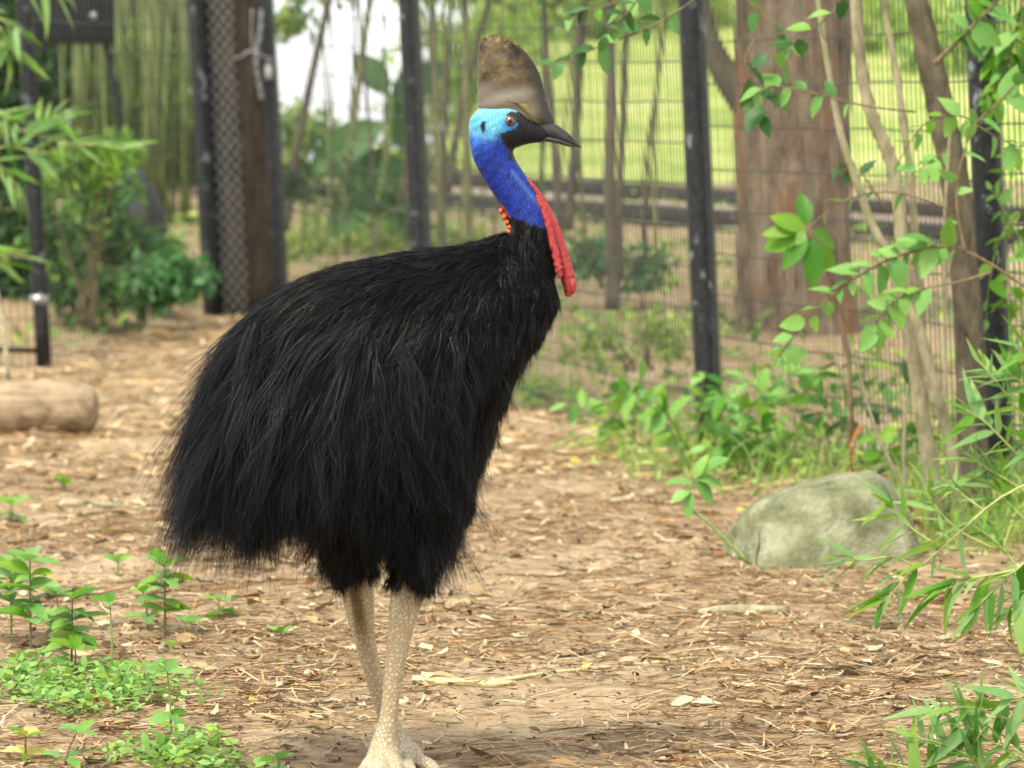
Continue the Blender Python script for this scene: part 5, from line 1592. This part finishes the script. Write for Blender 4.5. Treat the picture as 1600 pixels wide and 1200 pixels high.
# single fallen leaves, twigs and chips that can be told apart
LMK = [((ground(1270, 890)), 'beside the mossy boulder'), (ground(610, 1130), 'close to the scaly legs of the bird'), (ground(150, 700), 'near the peeled log'), (ground(150, 1080), 'by the weed mat'),
       (ground(180, 960), 'among the seedlings'), (ground(1000, 740), 'before the shrubs at the fence'), (ground(1480, 1150), 'under the bamboo shoots in the corner'), (ground(800, 1060), 'by the pale split stick'),
       (ground(1150, 960), 'by the grey wood slab'), (ground(850, 800), 'on the open path in front of the bird breast'), (ground(200, 800), 'by the long thin branch'), (ground(980, 1150), 'on the bare earth ahead of the bird foot'), (ground(1400, 950), 'under the arching bamboo')]
def landmark(x, y):
    return min(LMK, key=lambda q: math.hypot(q[0][0] - x, (q[0][1] - y) * .7))[1]
kinds = [('dry', 'ovate', 'pale tan dry leaf lying', 'tan leaves fallen on the path', 110), ('rust', 'ovate', 'rust-red curled leaf lying', 'rust leaves fallen on the path', 22),
         ('yellow', 'ellipse', 'yellow fallen leaf lying', 'yellow leaves fallen on the path', 16), ('fresh', 'lance', 'green leaf blade fallen flat', 'green leaves fallen on the path', 12)]
for key, shp, lb, gp, n in kinds:
    X, Y = scatter(n * 2, 6.6, 17, 1.0, .1)
    c = 0
    for x, y in zip(X, Y):
        if c >= n: break
        if abs(x + .28) < .22 and abs(y - 8) < .3: continue
        c += 1
        a = random.uniform(0, 6.28)
        p = (x, y, float(zt(x, y)) + random.uniform(.012, .026))
        o = put_leaf(None, p, (math.cos(a), math.sin(a), random.uniform(-.1, .25)), (random.gauss(0, .3), random.gauss(0, .3), 1), random.uniform(.04, .085), key, shp, name='fallen_leaf')
        tag(o, lb + ' ' + landmark(x, y), 'leaf', gp)
def ground_stick(name, label, cat, pts, rad, mat, group=None, lift=.6, sq=1.0, n=16):
    G_ = [ground(x, y) for x, y in pts]
    P_ = np.array([g + [0, 0, r * lift] for g, r in zip(G_, rad)])
    v, f = stube(P_, rad, n, sides=8, noise=.06)
    o = mesh_obj(name, v, f, M[mat])
    return tag(o, label, cat, group)
M['split_wood'] = mat_bark('split pale wood', (0.40, 0.34, 0.15), (0.66, 0.58, 0.32), (4, 60, 60), 0.3)
ground_stick('split_stick', 'pale yellow split stick lying just past the bird legs', 'stick', [(646, 1066), (700, 1070), (750, 1074), (806, 1069)], [.011, .012, .012, .006], 'split_wood')
ground_stick('reed_stalk', 'long straw-coloured reed stalk touching the split stick', 'stick', [(760, 1068), (830, 1058), (900, 1049), (1020, 1038), (1090, 1028)], [.006, .006, .006, .006, .004], 'split_wood')
ground_stick('wood_slab', 'flat grey weathered wood slab in the middle of the path', 'wood', [(1092, 962), (1130, 958), (1180, 958), (1230, 958)], [.016, .02, .02, .016], 'pale_bark', lift=.3)
ground_stick('crooked_branch', 'crooked grey-brown fallen branch across the litter', 'branch', [(905, 968), (960, 964), (1010, 968), (1060, 970)], [.009, .010, .010, .008], 'pale_bark')
ground_stick('fallen_branch', 'short thick fallen branch lying behind the tall seedlings', 'branch', [(42, 950), (70, 938), (105, 930), (142, 928)], [.017, .016, .016, .013], 'dark_stem')
ground_stick('long_branch', 'long thin fallen branch stretching behind the tail feathers', 'branch', [(60, 782), (130, 788), (200, 795), (262, 802)], [.012, .012, .011, .008], 'pale_bark')
ground_stick('dark_twig', 'dark thin twig with an upturned end near the bird foot', 'twig', [(950, 1178), (975, 1182), (1010, 1178), (1045, 1168)], [.004, .004, .004, .003], 'dark_stem')
ground_stick('grey_twig', 'grey twig in the bare earth beneath the bamboo', 'twig', [(1325, 1050), (1360, 1040), (1400, 1030)], [.008, .008, .005], 'grey_bark')
for i in range(46):
    x = random.uniform(-40, 1640); y = random.uniform(700, 1190)
    if 480 < x < 720 and y > 1040: continue
    L = random.uniform(40, 130); sl = random.uniform(-.2, .2)
    r = random.uniform(.0025, .006)
    gg = ground(x + L * .5, y)
    mt_ = random.choice(['twig', 'dark_stem', 'pale_bark'])
    ground_stick('fallen_twig', {'twig': 'thin brown twig', 'dark_stem': 'thin dark twig', 'pale_bark': 'thin pale twig'}[mt_] + ' lying flat ' + landmark(gg[0], gg[1]), 'twig', [(x, y), (x + L * .5, y + L * sl * .5 + random.uniform(-3, 3)), (x + L, y + L * sl)], [r, r, r * .6], mt_, 'twigs fallen on the path', n=8)
